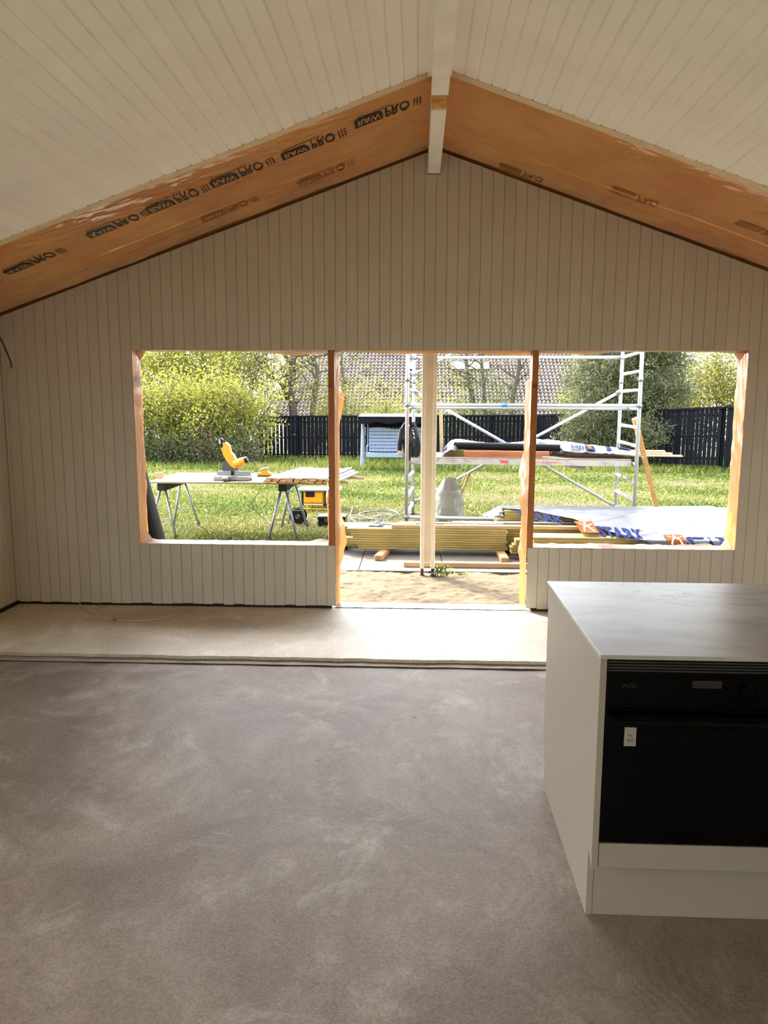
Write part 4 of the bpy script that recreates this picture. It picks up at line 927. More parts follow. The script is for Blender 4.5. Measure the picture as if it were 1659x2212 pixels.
def tarp_text(body, pa, pb, size, mat, bold=0.0, shear=0.0, stretch=1.0, name='printed_word'):
    x0, s0 = find_tarp(*pa); x1, s1 = find_tarp(*pb); vs, fs = text_tris(body, size, bold, shear)
    W = max(v[0] for v in vs) or 1; m = MB(); k = (x1 - x0) / W; q = (s1 - s0) / W
    m.add([tarp_pt(x0 + tx * k, s0 + tx * q - ty * stretch, 0.005) for tx, ty in vs], fs); return m.build(name, mat, tp)
def tarp_logo(pc, w, h):
    x0, s0 = find_tarp(*pc); m = MB(); n = 6
    for i in range(n):
        for j in range(n):
            c4 = [(x0 + w * (i + a) / n, s0 - h * (j + b) / n) for a, b in ((0, 0), (1, 0), (1, 1), (0, 1))]
            m.add([tarp_pt(x, s, 0.005) for x, s in c4], [(0, 1, 2, 3)])
    lg = m.build('printed_square', 'ink_orange', tp)
    m = MB(); f = lambda a, b: tarp_pt(x0 + w * a, s0 - h * b, 0.011)
    def bar(a, b, t):
        d = Vector((b[0] - a[0], b[1] - a[1])); d.normalize(); nn = Vector((-d.y, d.x)) * t
        m.add([f(a[0] + nn.x, a[1] + nn.y), f(b[0] + nn.x, b[1] + nn.y), f(b[0] - nn.x, b[1] - nn.y), f(a[0] - nn.x, a[1] - nn.y)], [(0, 1, 2, 3)])
    cc = [f(0.5 + 0.085 * math.cos(t * math.pi / 5), 0.78 + 0.085 * math.sin(t * math.pi / 5)) for t in range(10)]; m.add(cc, [tuple(range(10))])
    bar((0.15, 0.78), (0.34, 0.6), 0.04); bar((0.34, 0.6), (0.5, 0.6), 0.05); bar((0.5, 0.6), (0.68, 0.58), 0.05); bar((0.68, 0.58), (0.88, 0.72), 0.04)
    bar((0.5, 0.62), (0.3, 0.32), 0.05); bar((0.3, 0.32), (0.22, 0.08), 0.045); bar((0.5, 0.62), (0.68, 0.32), 0.05); bar((0.68, 0.32), (0.8, 0.08), 0.045)
    m.build('emblem_figure', 'white_tape', lg)
tarp_text('STARK', (1120, 1118), (1222, 1131), 0.34, 'ink_blue', 0.012, 0.0, 1.0)
tarp_text('bygger vi professionelt', (1128, 1118), (1214, 1136), 0.05, 'ink_black', 0.0, 0.0, 1.4)
tarp_logo((1256, 1151), 0.20, 0.42); tarp_text('STARK', (1297, 1160), (1400, 1170), 0.30, 'ink_blue', 0.010, 0.1, 1.7)
tarp_text('professionelt', (1350, 1169), (1402, 1176), 0.05, 'ink_black', 0.0, 0.0, 1.4)
tarp_logo((1444, 1183), 0.20, 0.26); tarp_text('STARK', (1487, 1186), (1600, 1191), 0.26, 'ink_blue', 0.010, 0.1, 1.2)
tarp_text('100%', (1365, 1148), (1390, 1149), 0.06, 'ink_blue', 0.0, 0.0, 1.4); tarp_text('PLAST', (1558, 1172), (1586, 1173), 0.06, 'ink_blue', 0.0, 0.0, 1.4)
tarp_text('100%', (1558, 1163), (1582, 1163), 0.06, 'ink_blue', 0.0, 0.0, 1.4)

# ------------------------------------------------------------------ aluminium scaffold tower
SX, SY, SPH, SW, SL, SZ, SR = -0.129, 4.603, -0.065, 1.30, 3.118, 0.834, 0.25
SB = ground_z(5) + 0.02
sc = thing('scaffold_tower', 'aluminium scaffold tower with ladder frames, braces and a loaded deck on the lawn', 'scaffold', (SX, SY, SB), SPH)
Z = lambda k: SZ + k * SR - SB                       # local height of rung k
def SP(u, v, z): return Vector((u * SL, v * SW, z))   # local
def sw(u, v, z): return root_matrix(sc) @ SP(u, v, z - SB)     # world point from scaffold fractions and world z
def stube(name, a, b, r, mat='aluminium', parent=sc, n=10):
    m = MB(); m.tube([a, b], r, n); return m.build(name, mat, parent, world=False, smooth=True)
for u in (0, 1):
    for v in (0, 1):
        lg = stube('leg', SP(u, v, 0.03), SP(u, v, Z(11)), 0.026)
        for kk_ in (4.55, 9.0): stube('coupler', SP(u, v, Z(kk_) - 0.03), SP(u, v, Z(kk_) + 0.03), 0.032, 'galvanised', lg)
        stube('foot', SP(u, v, 0.0), SP(u, v, 0.035), 0.045, 'tool_dark', lg)
    for k_ in range(-3, 12):
        rg = stube('rung', SP(u, 0, Z(k_)), SP(u, 1, Z(k_)), 0.022)
        if k_ < 7:
            a, b = ((0.62, 0.95) if k_ % 2 else (0.55, 0.97)) if u else (0.05, 0.9)
            if u or k_ < 0: stube('grip_sleeve', SP(u, a, Z(k_)), SP(u, b, Z(k_)), 0.0245, 'white_tape', rg)
            if u and k_ in (1, 2): stube('grip_sleeve', SP(u, 0.04, Z(k_)), SP(u, 0.2, Z(k_)), 0.0245, 'white_tape', rg)
def brace(a, b, r=0.022):
    o = stube('brace', a, b, r)
    for p, q in ((a, b), (b, a)):
        d = (q - p).normalized(); stube('claw', p - d * 0.03, p + d * 0.06, 0.034, 'galvanised', o)
    return o
brace(SP(0, 1, Z(4)), SP(1, 1, Z(-3))); brace(SP(0, 1, Z(-3)), SP(1, 1, Z(4))); brace(SP(0, 1, Z(5)), SP(1, 1, Z(11.6)))
for a, b in ((SP(0, 0, Z(3) + 0.04), SP(1, 0, Z(3) + 0.04)), (SP(0, 0.42, Z(3)), SP(1, 0.42, Z(3))), (SP(0, 1, Z(6)), SP(1, 1, Z(6))), (SP(0, 0, Z(-3) - 0.03), SP(1, 0, Z(-3) - 0.03))):
    o = stube('guard_rail', a, b, 0.024)
    for p in (a, b): stube('claw', p + Vector((0, -0.03, 0)), p + Vector((0, 0.04, 0)), 0.034, 'galvanised', o)
stube('blue_tape', SP(0.413, 0, Z(3) + 0.04), SP(0.44, 0, Z(3) + 0.04), 0.0255, 'blue_tape')
DZ0, DZ1 = SZ - 0.035, SZ + 0.052
m = MB(); m.bbox(0.05, SL - 0.05, 0.10, 0.14, DZ0 - SB, DZ1 - SB, 0.004); sbm = m.build('deck_side', 'deck_white', sc, world=False)
m = MB(); m.bbox(0.05, SL - 0.05, 1.16, 1.20, DZ0 - SB, DZ1 - SB, 0.004); m.build('deck_side', 'deck_white', sc, world=False)
m = MB(); m.bbox(0.05, SL - 0.05, 0.10, 1.20, DZ1 - SB - 0.002, DZ1 - SB + 0.010, 0.002); m.build('deck_board', 'deck_ply', sc, world=False)
m = MB(); rk = random.Random(5)
for i in range(16):      # worn, unreadable red paint marks
    x0 = 1.72 + i * 0.026; z0 = DZ0 - SB + 0.03 + rk.uniform(0, 0.012); m.box(x0, x0 + rk.uniform(0.006, 0.016), 0.0975, 0.099, z0, z0 + rk.uniform(0.008, 0.024))
m.box(1.30, 1.40, 0.0975, 0.099, DZ0 - SB + 0.028, DZ0 - SB + 0.066); m.build('red_marking', 'ink_red', sbm, world=False)
m = MB()
for i in range(26): m.box(-0.002, 0.012, -0.0275, -0.0255, Z(0.05 + i * 0.11), Z(0.05 + i * 0.11) + 0.013)
m.build('red_scale', 'ink_red', sc, world=False)
DK = DZ1 + 0.010
# load on the deck (authored with scaffold fractions, built in world space)
def deck_plank(px0, px1, v0, v1, z0, z1, mat, name, label, cat='plank', group=None):
    u = lambda px: (px - 880.0) / (1378.0 - 880.0)
    m = MB(); M = root_matrix(sc); m.bbox(u(px0) * SL, u(px1) * SL, v0 * SW, v1 * SW, z0 - SB, z1 - SB, 0.002, M); return m.build(name, mat, label=label, cat=cat, group=group)
for i, (z0, p0, p1, v0) in enumerate(((0, 1008, 1180, 0.14), (0.030, 1006, 1196, 0.16), (0.058, 1006, 1196, 0.17))):
    deck_plank(p0, p1, v0, v0 + 0.11, DK + z0 + 0.001, DK + z0 + 0.028, 'orange_wood', 'orange_board', ('lowest orange-brown board stacked at the front of the scaffold deck', 'middle orange-brown board stacked at the front of the scaffold deck', 'uppermost orange-brown board stacked at the front of the scaffold deck')[i])
for i in range(4):
    deck_plank(972, 1170, 0.30, 0.41, DK + 0.001 + i * 0.024, DK + 0.023 + i * 0.024, 'treated_wood', 'dark_board', '%s thin greenish board in the small stack under the black tube' % ('lowest', 'second', 'third', 'topmost')[i], group='thin boards under the black tube')
a = sw((983 - 880) / 498, 0.31, DK + 0.152); b = sw((1222 - 880) / 498, 0.31, DK + 0.130)
bt_ = thing('black_tube', 'long black plastic tube lying on the boards of the scaffold deck', 'tube', (a + b) / 2 - Vector((0, 0, 0.05)))
m = MB(); m.tube([a, b], 0.053, 20, cap=True); m.build('tube_wall', 'black_rubber', bt_, smooth=False)
m = MB(); d = (b - a).normalized(); m.tube([a - d * 0.001, a + d * 0.004], 0.043, 16); m.build('bore', 'dark_gap', bt_)
# pale boards reaching out past the right frame
for i, (p0, p1, v, dz, lab) in enumerate(((1240, 1495, 0.55, 0.0, 'lowest pale board jutting out right of the scaffold deck'), (1240, 1478, 0.66, 0.024, 'middle pale board jutting out right of the scaffold deck'), (1240, 1468, 0.78, 0.048, 'top pale board jutting out right of the scaffold deck'))):
    deck_plank(p0, p1 + 10, v, v + 0.1, DK + dz + 0.001, DK + dz + 0.022, 'pine_pale', 'jutting_board', lab)
# crumpled printed sheet on the deck
TOP = [(952, 985), (962, 966), (975, 953), (995, 951), (1030, 957), (1080, 963), (1130, 959), (1180, 952), (1230, 955), (1290, 962), (1345, 968), (1385, 972), (1402, 982)]
def top_y(px):
    for (x0, y0), (x1, y1) in zip(TOP[:-1], TOP[1:]):
        if px <= x1: return y0 + (y1 - y0) * (px - x0) / (x1 - x0)
    return TOP[-1][1]
def sheet(u, v, off=0.0):
    px = 953 + 448 * u; uu = (px - 880) / 498
    zt = at(px, top_y(px), SY + 0.62 * SW - uu * 0.2).z - DK
    v0 = 0.16 if (px < 985 or px > 1225) else 0.47
    if 985 <= px <= 1010: v0 = 0.16 + 0.31 * (px - 985) / 25
    if 1200 <= px <= 1240: v0 = 0.47 - 0.31 * (px - 1200) / 40
    vv = v0 + (1.0 - v0) * v; prof = math.sin(math.pi * min(1, 0.06 + v * 0.94)) ** 0.55
    z = DK + 0.012 + max(0.02, zt) * prof * (1 + 0.10 * fbm(u * 14, v * 4, 2)) + 0.012 * abs(fbm(u * 30, v * 9, 4)) + off
    return sw(uu, vv, z) - Vector((0, off, 0))
m = MB(); m.grid(lambda u, v: sheet(u, v), 150, 40); sh = m.build('plastic_sheet', 'tarp_white', smooth=True, label='crumpled white printed plastic sheet heaped on the scaffold deck', cat='plastic sheet')
def sheet_text(body, u0, v0, size, mat, w):
    vs, fs = text_tris(body, size, 0.004); W = max(v[0] for v in vs); m = MB()
    m.add([sheet(u0 + tx / W * w, v0 + ty * 1.3, 0.012) for tx, ty in vs], fs); m.build('printed_word', mat, sh)
sheet_text('DEN', 0.655, 0.10, 0.13, 'ink_blue', 0.06)
m = MB()
for i in range(5): m.add([sheet(0.725 + 0.045 * (i + a) / 5, b, 0.012) for a, b in ((0, 0.06), (1, 0.06), (1, 0.26), (0, 0.26))], [(0, 1, 2, 3)])
m.build('printed_square', 'ink_blue', sh)
m = MB(); m.add([sheet(0.735 + 0.02 * a, b, 0.018) for a, b in ((0, 0.09), (1, 0.09), (1, 0.23), (0, 0.23))], [(0, 1, 2, 3)]); m.build('printed_emblem', 'ink_orange', sh)
m = MB()
for (u0, u1, v0, v1) in ((0.83, 0.855, 0.12, 0.3), (0.90, 0.96, 0.3, 0.62), (0.005, 0.03, 0.10, 0.3), (0.29, 0.36, 0.38, 0.5)):
    for i in range(4): m.add([sheet(u0 + (u1 - u0) * (i + a) / 4, v0 + (v1 - v0) * b, 0.012) for a, b in ((0, 0), (1, 0), (1, 1), (0, 1))], [(0, 1, 2, 3)])
m.build('printed_patch', 'ink_blue', sh)
def flap(px0, px1, drop, seed):
    def fn(u, v):
        px = px0 + (px1 - px0) * u; uu = (px - 880) / 498
        return sw(uu, 0.95 + 0.05 * v + 0.02 * fbm(u * 5, v * 3, seed), DZ0 - 0.01 - v * drop * (0.35 + 0.65 * u) + 0.01 * fbm(u * 8, v, seed))
    m = MB(); m.grid(fn, 14, 8); m.build('hanging_flap', 'tarp_white', sh, smooth=True)
flap(1205, 1302, 0.15, 1.5); flap(1340, 1358, 0.06, 4.0)
# jacket hung on the left frame
jk = thing('work_jacket', 'dark work jacket hung over the left frame of the scaffold', 'jacket', sw(0.0, 0.3, 0.9))
J = [(912, 873, 896), (920, 868, 900), (935, 861, 904), (948, 858, 907), (958, 864, 908), (975, 867, 909), (984, 868, 908), (994, 880, 902)]
def jrow(py):
    for (y0, a0, b0_), (y1, a1, b1) in zip(J[:-1], J[1:]):
        if py <= y1: t = (py - y0) / (y1 - y0); return a0 + (a1 - a0) * t, b0_ + (b1 - b0_) * t
    return J[-1][1], J[-1][2]
def jac(u, v):
    py = 912 + 82 * v; a, b = jrow(py); px = a + (b - a) * u
    Y = SY + 0.32 - 0.20 * math.sin(math.pi * u) ** 0.7 * (0.6 + v * 0.4) + 0.05 * fbm(u * 6, v * 2, 2) + (0.0)
    p = at(px + 1.2 * fbm(u * 3, v * 6, 8), py, Y); return p
m = MB(); m.grid(jac, 30, 30); m.build('front', 'jacket_cloth', jk, smooth=True)
m = MB(); m.grid(lambda u, v: jac(u, v) + Vector((0, 0.10 + 0.16 * math.sin(math.pi * u), 0)), 20, 20); m.build('back', 'jacket_cloth', jk, smooth=True)
m = MB(); m.tube(curve_pts([at(893, 925, SY + 0.12), at(900, 945, SY + 0.08), at(903, 968, SY + 0.10), at(897, 988, SY + 0.14)], 6), [0.03] * 6 + [0.04] * 6 + [0.035] * 7, 10); m.build('sleeve', 'jacket_cloth', jk, smooth=True)
m = MB(); m.tube(curve_pts([at(868, 925, SY + 0.2), at(864, 950, SY + 0.18), at(863, 972, SY + 0.22)], 6), [0.03] * 7 + [0.036] * 6, 10); m.build('sleeve', 'jacket_cloth', jk, smooth=True)
m = MB()
for i in range(5): m.tube([at(890.5 + i * 1.2, 929 + i * 4 + (i % 2) * 3, SY - 0.03), at(893.5 + (i % 3), 931 + i * 4, SY - 0.03)], 0.008, 5)
m.build('white_print', 'white_tape', jk)
for (px0, px1, y0, y1, nm, mt, lab) in ((857, 884, 978, 996, 'wood_bundle', 'pine_pale', 'short pale offcuts lying on the left end of the scaffold deck'),):
    a = at(px0, y1, SY + 0.5); b = at(px1, y0, SY + 0.5)
    wbn = thing(nm, lab, 'offcuts', ((a.x + b.x) / 2, SY + 0.5, DK))
    for i in range(4): m = MB(); m.bbox(a.x + 0.02 * i, b.x, SY + 0.42 + 0.03 * i, SY + 0.62, DK + 0.002 + i * 0.024, DK + 0.024 + i * 0.024, 0.002); m.build('offcut', mt, wbn)
m = MB(); a = sw(0.145, 0.75, DK); b = at(952, 866, SY + 0.95)
M = Matrix.Translation(a) @ (b - a).to_track_quat('Z', 'Y').to_matrix().to_4x4(); m.bbox(-0.03, 0.03, -0.02, 0.02, 0.0, (b - a).length, 0.002, M)
m.build('upright_batten', 'pine_pale', label='pale batten standing on the deck behind the cream post', cat='batten')
# leaning timber at the right frame
a = at(1424, 1116, 5.75); b = at(1371, 904, 4.62); a.z = -0.115
M = Matrix.Translation(a) @ (b - a).to_track_quat('Z', 'Y').to_matrix().to_4x4() @ Matrix.Rotation(math.radians(35), 4, 'Z')
m = MB(); m.bbox(-0.036, 0.036, -0.024, 0.024, 0.0, (b - a).length, 0.003, M); m.build('leaning_timber', 'pine', label='long orange-toned timber leaning against the right scaffold frame', cat='timber')
# frame lying on the lawn
lf = thing('spare_ladder', 'spare aluminium scaffold frame lying flat on the lawn at the right', 'scaffold frame', (4.2, 6.2, -0.11))
fz = -0.075
q = [atz(1378, 1097, fz), atz(1535, 1096, fz), atz(1585, 1109, fz), atz(1390, 1109, fz)]
for i in range(4): m = MB(); m.tube([q[i], q[(i + 1) % 4]], 0.025, 8); m.build('frame_tube', 'aluminium', lf, smooth=True)
for t in (0.33, 0.66): m = MB(); m.tube([q[0].lerp(q[3], t), q[1].lerp(q[2], t)], 0.02, 8); m.build('rung', 'aluminium', lf, smooth=True)
# rubble bag
bgc = atz(975, 1133, -0.12); BX, BYc = bgc.x, bgc.y + 0.22
rb = thing('rubble_bag', 'full white plastic rubble bag standing behind the scaffold rail', 'bag', (BX, BYc, -0.12))
def bag(u, v):
    a = 2 * math.pi * u; z = 0.66 * v; r = 0.215 * (1 - 0.16 * v) * (1 if v < 0.72 else 1 - ((v - 0.72) / 0.28) ** 1.4 * 0.62)
    r *= 1 + 0.10 * fbm(math.cos(a) * 1.6, math.sin(a) * 1.6, z * 3) + 0.07 * fbm(math.cos(a) * 5, math.sin(a) * 5, z * 7)
    return (BX + r * math.cos(a) - 0.04 * v + 0.0, BYc + r * math.sin(a) * 0.9, -0.12 + z + 0.04 * fbm(math.cos(a) * 2, math.sin(a) * 2, 3) * v)
m = MB(); m.grid(bag, 48, 36); m.build('sack', 'bag_white', rb, smooth=True)
for (x0, y0, x1, y1, r) in ((981, 1050, 990, 1003, 0.012), (996, 1070, 1013, 1022, 0.022), (990, 1060, 1006, 1026, 0.018), (1000, 1062, 1018, 1018, 0.012)):
    m = MB(); a = at(x0, y0, BYc); b = at(x1, y1, BYc + 0.02); M = Matrix.Translation(a) @ (b - a).to_track_quat('Z', 'Y').to_matrix().to_4x4(); m.bbox(-r, r, -r * 0.5, r * 0.5, 0, (b - a).length, 0.002, M); m.build('wood_scrap', 'pine', rb)
for (x0, y0, w, h, mt) in ((948, 1131, 0.10, 0.11, 'plywood'), (966, 1131, 0.09, 0.10, 'pine'), (984, 1132, 0.08, 0.11, 'wood_grey')):
    m = MB(); a = at(x0, y0, BYc - 0.235); m.bbox(a.x, a.x + w, BYc - 0.24, BYc - 0.225, -0.115, -0.115 + h, 0.002); m.build('board_scrap', mt, rb)
# brown block under the rear scaffold leg
c = sw(0, 1, -0.12); m = MB(); m.prism([(c.x - 0.06, -0.12), (c.x + 0.06, -0.12), (c.x + 0.045, SB - 0.002), (c.x - 0.045, SB - 0.002)], c.y - 0.05, c.y + 0.05); m.build('wood_block', 'metal_foot', label='dark brown block under the rear left scaffold leg', cat='wood block')

# ------------------------------------------------------------------ dark picket fence
FY = 25.0
def fence(name, label, A, B, zt0, zt1, height, n, posts=6, extra=0.0):
    A = Vector(A); B = Vector(B); d = (B - A); L_ = d.length; d.normalize(); nrm = Vector((-d.y, d.x, 0))
    if nrm.y > 0: nrm = -nrm
    t = thing(name, label, 'fence', ((A.x + B.x) / 2, (A.y + B.y) / 2, min(zt0, zt1) - height))
    ang = math.atan2(d.y, d.x)
    for i in range(n):
        f = (i + 0.5) / n; p = A + d * (L_ * f); zt = zt0 + (zt1 - zt0) * f - 0.05; w = L_ / n * rng.uniform(0.38, 0.445)
        M = Matrix.Translation((p.x, p.y, 0)) @ Matrix.Rotation(ang + rng.uniform(-0.02, 0.02), 4, 'Z')
        m = MB(); m.box(-w, w, -0.011, 0.011, zt - height + 0.06, zt, M); m.build('picket', 'fence_paint', t)
    for zf in (0.12, 0.5, 0.86):
        m = MB(); 
        vs = []
        for f in (0, 1):
            p = A + d * (L_ * f) - nrm * 0.03; zt = (zt0, zt1)[f] - height * (1 - zf)
            vs += [p + Vector((0, 0, zt - p.z - 0.03)), p - nrm * 0.04 + Vector((0, 0, zt - p.z - 0.03)), p - nrm * 0.04 + Vector((0, 0, zt - p.z + 0.03)), p + Vector((0, 0, zt - p.z + 0.03))]
        m.add(vs, [(0, 1, 2, 3), (7, 6, 5, 4), (0, 4, 5, 1), (1, 5, 6, 2), (2, 6, 7, 3), (3, 7, 4, 0)]); m.build('rail', 'fence_paint', t)
    vs = []; m = MB()
    for f in (0, 1):
        p = A + d * (L_ * f + (0.05 if f else -0.05)); zt = (zt0, zt1)[f]
        vs += [Vector((*(p + nrm * 0.06).xy, zt - 0.07)), Vector((*(p - nrm * 0.08).xy, zt - 0.07)), Vector((*(p - nrm * 0.08).xy, zt)), Vector((*(p + nrm * 0.06).xy, zt))]
    m.add(vs, [(0, 1, 2, 3), (7, 6, 5, 4), (0, 4, 5, 1), (1, 5, 6, 2), (2, 6, 7, 3), (3, 7, 4, 0)]); m.build('cap_rail', 'fence_paint', t)
    for i in range(posts + 1):
        f = i / posts; p = A + d * (L_ * f) - nrm * 0.09; zt = zt0 + (zt1 - zt0) * f
        m = MB(); m.box(p.x - 0.045, p.x + 0.045, p.y - 0.045, p.y + 0.045, zt - height - 0.1, zt - 0.02); m.build('post', 'fence_paint', t)
    return t
fa = at(561, 898, FY); fb_ = at(1150, 896, FY); fc_ = at(1562, 878, 18.4); fd = at(1660, 880, 16.6)
fence('picket_fence', 'dark blue-black picket fence across the end of the lawn', (fa.x, FY, 0), (fb_.x, FY, 0), fa.z, fb_.z, 1.80, 69, 7)
fence('picket_fence', 'dark picket fence coming forward at the right under the pine', (fb_.x + 0.12, FY - 0.05, 0), (fc_.x, 18.4, 0), fb_.z, fc_.z, 1.86, 52, 5)
fe = fc_.lerp(fd, 3.0)
fence('picket_fence', 'dark fence end section at the far right edge of the opening', (fc_.x + 0.1, 18.3, 0), (fe.x, fe.y, 0), fc_.z + 0.02, fc_.z + 0.02, 2.0, 36, 4)

# ------------------------------------------------------------------ garden swing seat
WY = 18.3
sg = thing('swing_seat', 'pale blue slatted garden swing seat with a dark canopy before the fence', 'garden swing', (at(870, 1010, WY).x, WY, ground_z(WY)))
xl = at(784, 950, WY).x; xr = at(930, 950, WY).x; gz = ground_z(WY); zt = at(850, 905, WY).z
for x in (xl, xr):
    for dy, dx in ((-0.55, -0.02), (0.55, 0.0)):
        m = MB(); m.tube([(x, WY + dy * 0.25, zt), (x + dx, WY + dy, gz)], 0.04, 6); m.build('frame_leg', 'swing_paint', sg)
m = MB(); m.tube([(xl, WY, zt), (xr, WY, zt)], 0.045, 6); m.build('top_bar', 'swing_paint', sg)
c0 = at(778, 894, WY); c1 = at(778, 908, WY - 0.7)
m = MB(); x0, x1 = xl - 0.1, xr + 0.1
m.add([(x0, WY - 0.75, c1.z + 0.12), (x1, WY - 0.75, c1.z + 0.12), (x1, WY + 0.75, c0.z), (x0, WY + 0.75, c0.z), (x0 + 0.02, WY - 0.75, c1.z + 0.09), (x1, WY - 0.75, c1.z + 0.09), (x1, WY + 0.75, c0.z - 0.03), (x0 + 0.02, WY + 0.75, c0.z - 0.03)], [(0, 1, 2, 3), (7, 6, 5, 4), (0, 4, 5, 1), (1, 5, 6, 2), (2, 6, 7, 3), (3, 7, 4, 0)]); cn = m.build('canopy', 'canopy_top', sg)
m = MB(); m.grid(lambda u, v: (x0 + (x1 - x0) * u, WY - 0.76 - 0.01 * math.sin(u * 20), c1.z + 0.12 - v * (0.20 + 0.03 * math.sin(u * 19))), 40, 3); m.grid(lambda u, v: (x0 - 0.005, WY - 0.76 + 1.5 * u, c1.z + 0.12 - v * 0.2 + u * (c0.z - c1.z - 0.12)), 8, 3); m.build('valance', 'canopy_cloth', cn)
m = MB(); m.grid(lambda u, v: (x0 + 0.1 + (x1 - x0 - 0.2) * u, WY + 0.74, c0.z - 0.03 - v * 0.42), 4, 3); m.build('rear_drop', 'canopy_cloth', cn)
b0 = at(797, 925, WY + 0.1); b1 = at(790, 976, WY + 0.1); xs0 = b0.x; xs1 = xr - 0.1; hh = (b0.z - b1.z)
m = MB(); m.grid(lambda u, v: (xs0 + (xs1 - xs0) * u, WY + 0.1, b1.z + hh * (0.87 + 0.13 * v) + v * 0.03 * math.sin(u * math.pi * 3) ), 30, 2); m.build('crest_rail', 'swing_paint', sg)
for i in range(6):
    z0 = b1.z + hh * (0.02 + 0.142 * i); m = MB(); m.bbox(xs0, xs1, WY + 0.09, WY + 0.12, z0, z0 + hh * 0.118, 0.004); m.build('back_slat', 'swing_paint', sg)
for i in range(5):
    y0 = WY - 0.45 + i * 0.1; m = MB(); m.bbox(xs0 - 0.05, xs1, y0, y0 + 0.085, b1.z - 0.04, b1.z - 0.01, 0.004); m.build('seat_slat', 'swing_paint', sg)
m = MB(); m.bbox(xs0 - 0.06, xs1, WY - 0.48, WY - 0.45, b1.z - 0.13, b1.z - 0.005, 0.004); m.build('apron', 'swing_paint', sg)
for x in (xs0 - 0.03, xs1):
    m = MB(); m.tube([(x, WY - 0.4, b1.z + 0.2), (x, WY + 0.1, b1.z + 0.22)], 0.025, 6); m.tube([(x, WY - 0.4, b1.z - 0.02), (x, WY - 0.4, b1.z + 0.2)], 0.02, 6); m.tube([(x, WY - 0.1, b1.z + 0.2), (x, WY, zt)], 0.012, 6); m.build('armrest', 'swing_paint', sg)

# ------------------------------------------------------------------ neighbouring house with tiled roof
HY, HX0, HX1, HS = 35.0, at(597, 893, 35).x, at(1330, 893, 35).x, 0.71
HZ = at(597, 893, 35).z - 0.45; HY0 = HY - 0.45 / HS
hs_ = thing('neighbour_house', 'house with a moss-stained clay tile roof beyond the dark fence', 'house', ((HX0 + HX1) / 2, HY + 6, ground_z(40)))
ct = 0.34; NC = 28; per = 0.215; nxs = int((HX1 - HX0) / per * 6)
al = math.atan(HS)
V = []; F = []
for j in range(NC):
    b = len(V)
    for (s, lift, dz) in ((ct * j + 0.02, 0.07, -0.11), (ct * j, 0.07, 0.0), (ct * (j + 1) + 0.03, 0.012, 0.0)):
        for i in range(nxs + 1):
            x = HX0 + (HX1 - HX0) * i / nxs; ph = (x - HX0) / per * 2 * math.pi
            w = 0.06 * max(-0.45, math.sin(ph)) + lift + 0.008 * math.sin(j * 7.1 + math.floor((x - HX0) / per) * 3.7) + dz
            V.append((x, HY0 + s * math.cos(al) - w * math.sin(al), HZ + s * math.sin(al) + w * math.cos(al)))
    n1 = nxs + 1
    for r_ in (0, 1):
        for i in range(nxs): F.append((b + r_ * n1 + i, b + r_ * n1 + i + 1, b + (r_ + 1) * n1 + i + 1, b + (r_ + 1) * n1 + i))
m = MB(); m.v = V; m.f = F; m.build('roof_tiles', 'roof_tile', hs_, kind='stuff', label='rows of curved clay roof tiles')
def RPt(x, s, w): return Vector((x, HY0 + s * math.cos(al) - w * math.sin(al), HZ + s * math.sin(al) + w * math.cos(al)))
SE = ct * NC
m = MB(); m.add([RPt(HX0, 0, -0.1), RPt(HX1, 0, -0.1), RPt(HX1, SE, -0.1), RPt(HX0, SE, -0.1)], [(0, 1, 2, 3)]); 
pk = RPt(0, SE, 0); m.add([(HX0, pk.y, pk.z), (HX1, pk.y, pk.z), (HX1, pk.y + 5, pk.z - 3.5), (HX0, pk.y + 5, pk.z - 3.5)], [(0, 1, 2, 3)]); m.build('roof_underlay', 'roof_felt', hs_)
m = MB(); m.add([RPt(HX0 - 0.16, -0.1, 0.1), RPt(HX0, -0.1, 0.12), RPt(HX0, SE, 0.12), RPt(HX0 - 0.16, SE, 0.1), RPt(HX0 - 0.16, -0.1, -0.18), RPt(HX0, -0.1, -0.18), RPt(HX0, SE, -0.18), RPt(HX0 - 0.16, SE, -0.18)], [(0, 1, 2, 3), (7, 6, 5, 4), (0, 4, 5, 1), (1, 5, 6, 2), (2, 6, 7, 3), (3, 7, 4, 0)]); m.build('bargeboard', 'bargeboard', hs_)
m = MB(); m.box(HX0 + 0.4, HX1 - 0.4, HY + 0.6, HY + 12, ground_z(40) - 0.6, HZ + 0.3); m.build('wall', 'house_wall', hs_)
m = MB(); m.prism([(HY + 0.6, HZ + 0.3), (HY + 12, HZ + 0.3), (pk.y, pk.z - 0.2)], HX0 + 0.4, HX0 + 0.5, Matrix(((0, 1, 0, 0), (1, 0, 0, 0), (0, 0, 1, 0), (0, 0, 0, 1)))); m.build('gable_wall', 'house_wall', hs_)
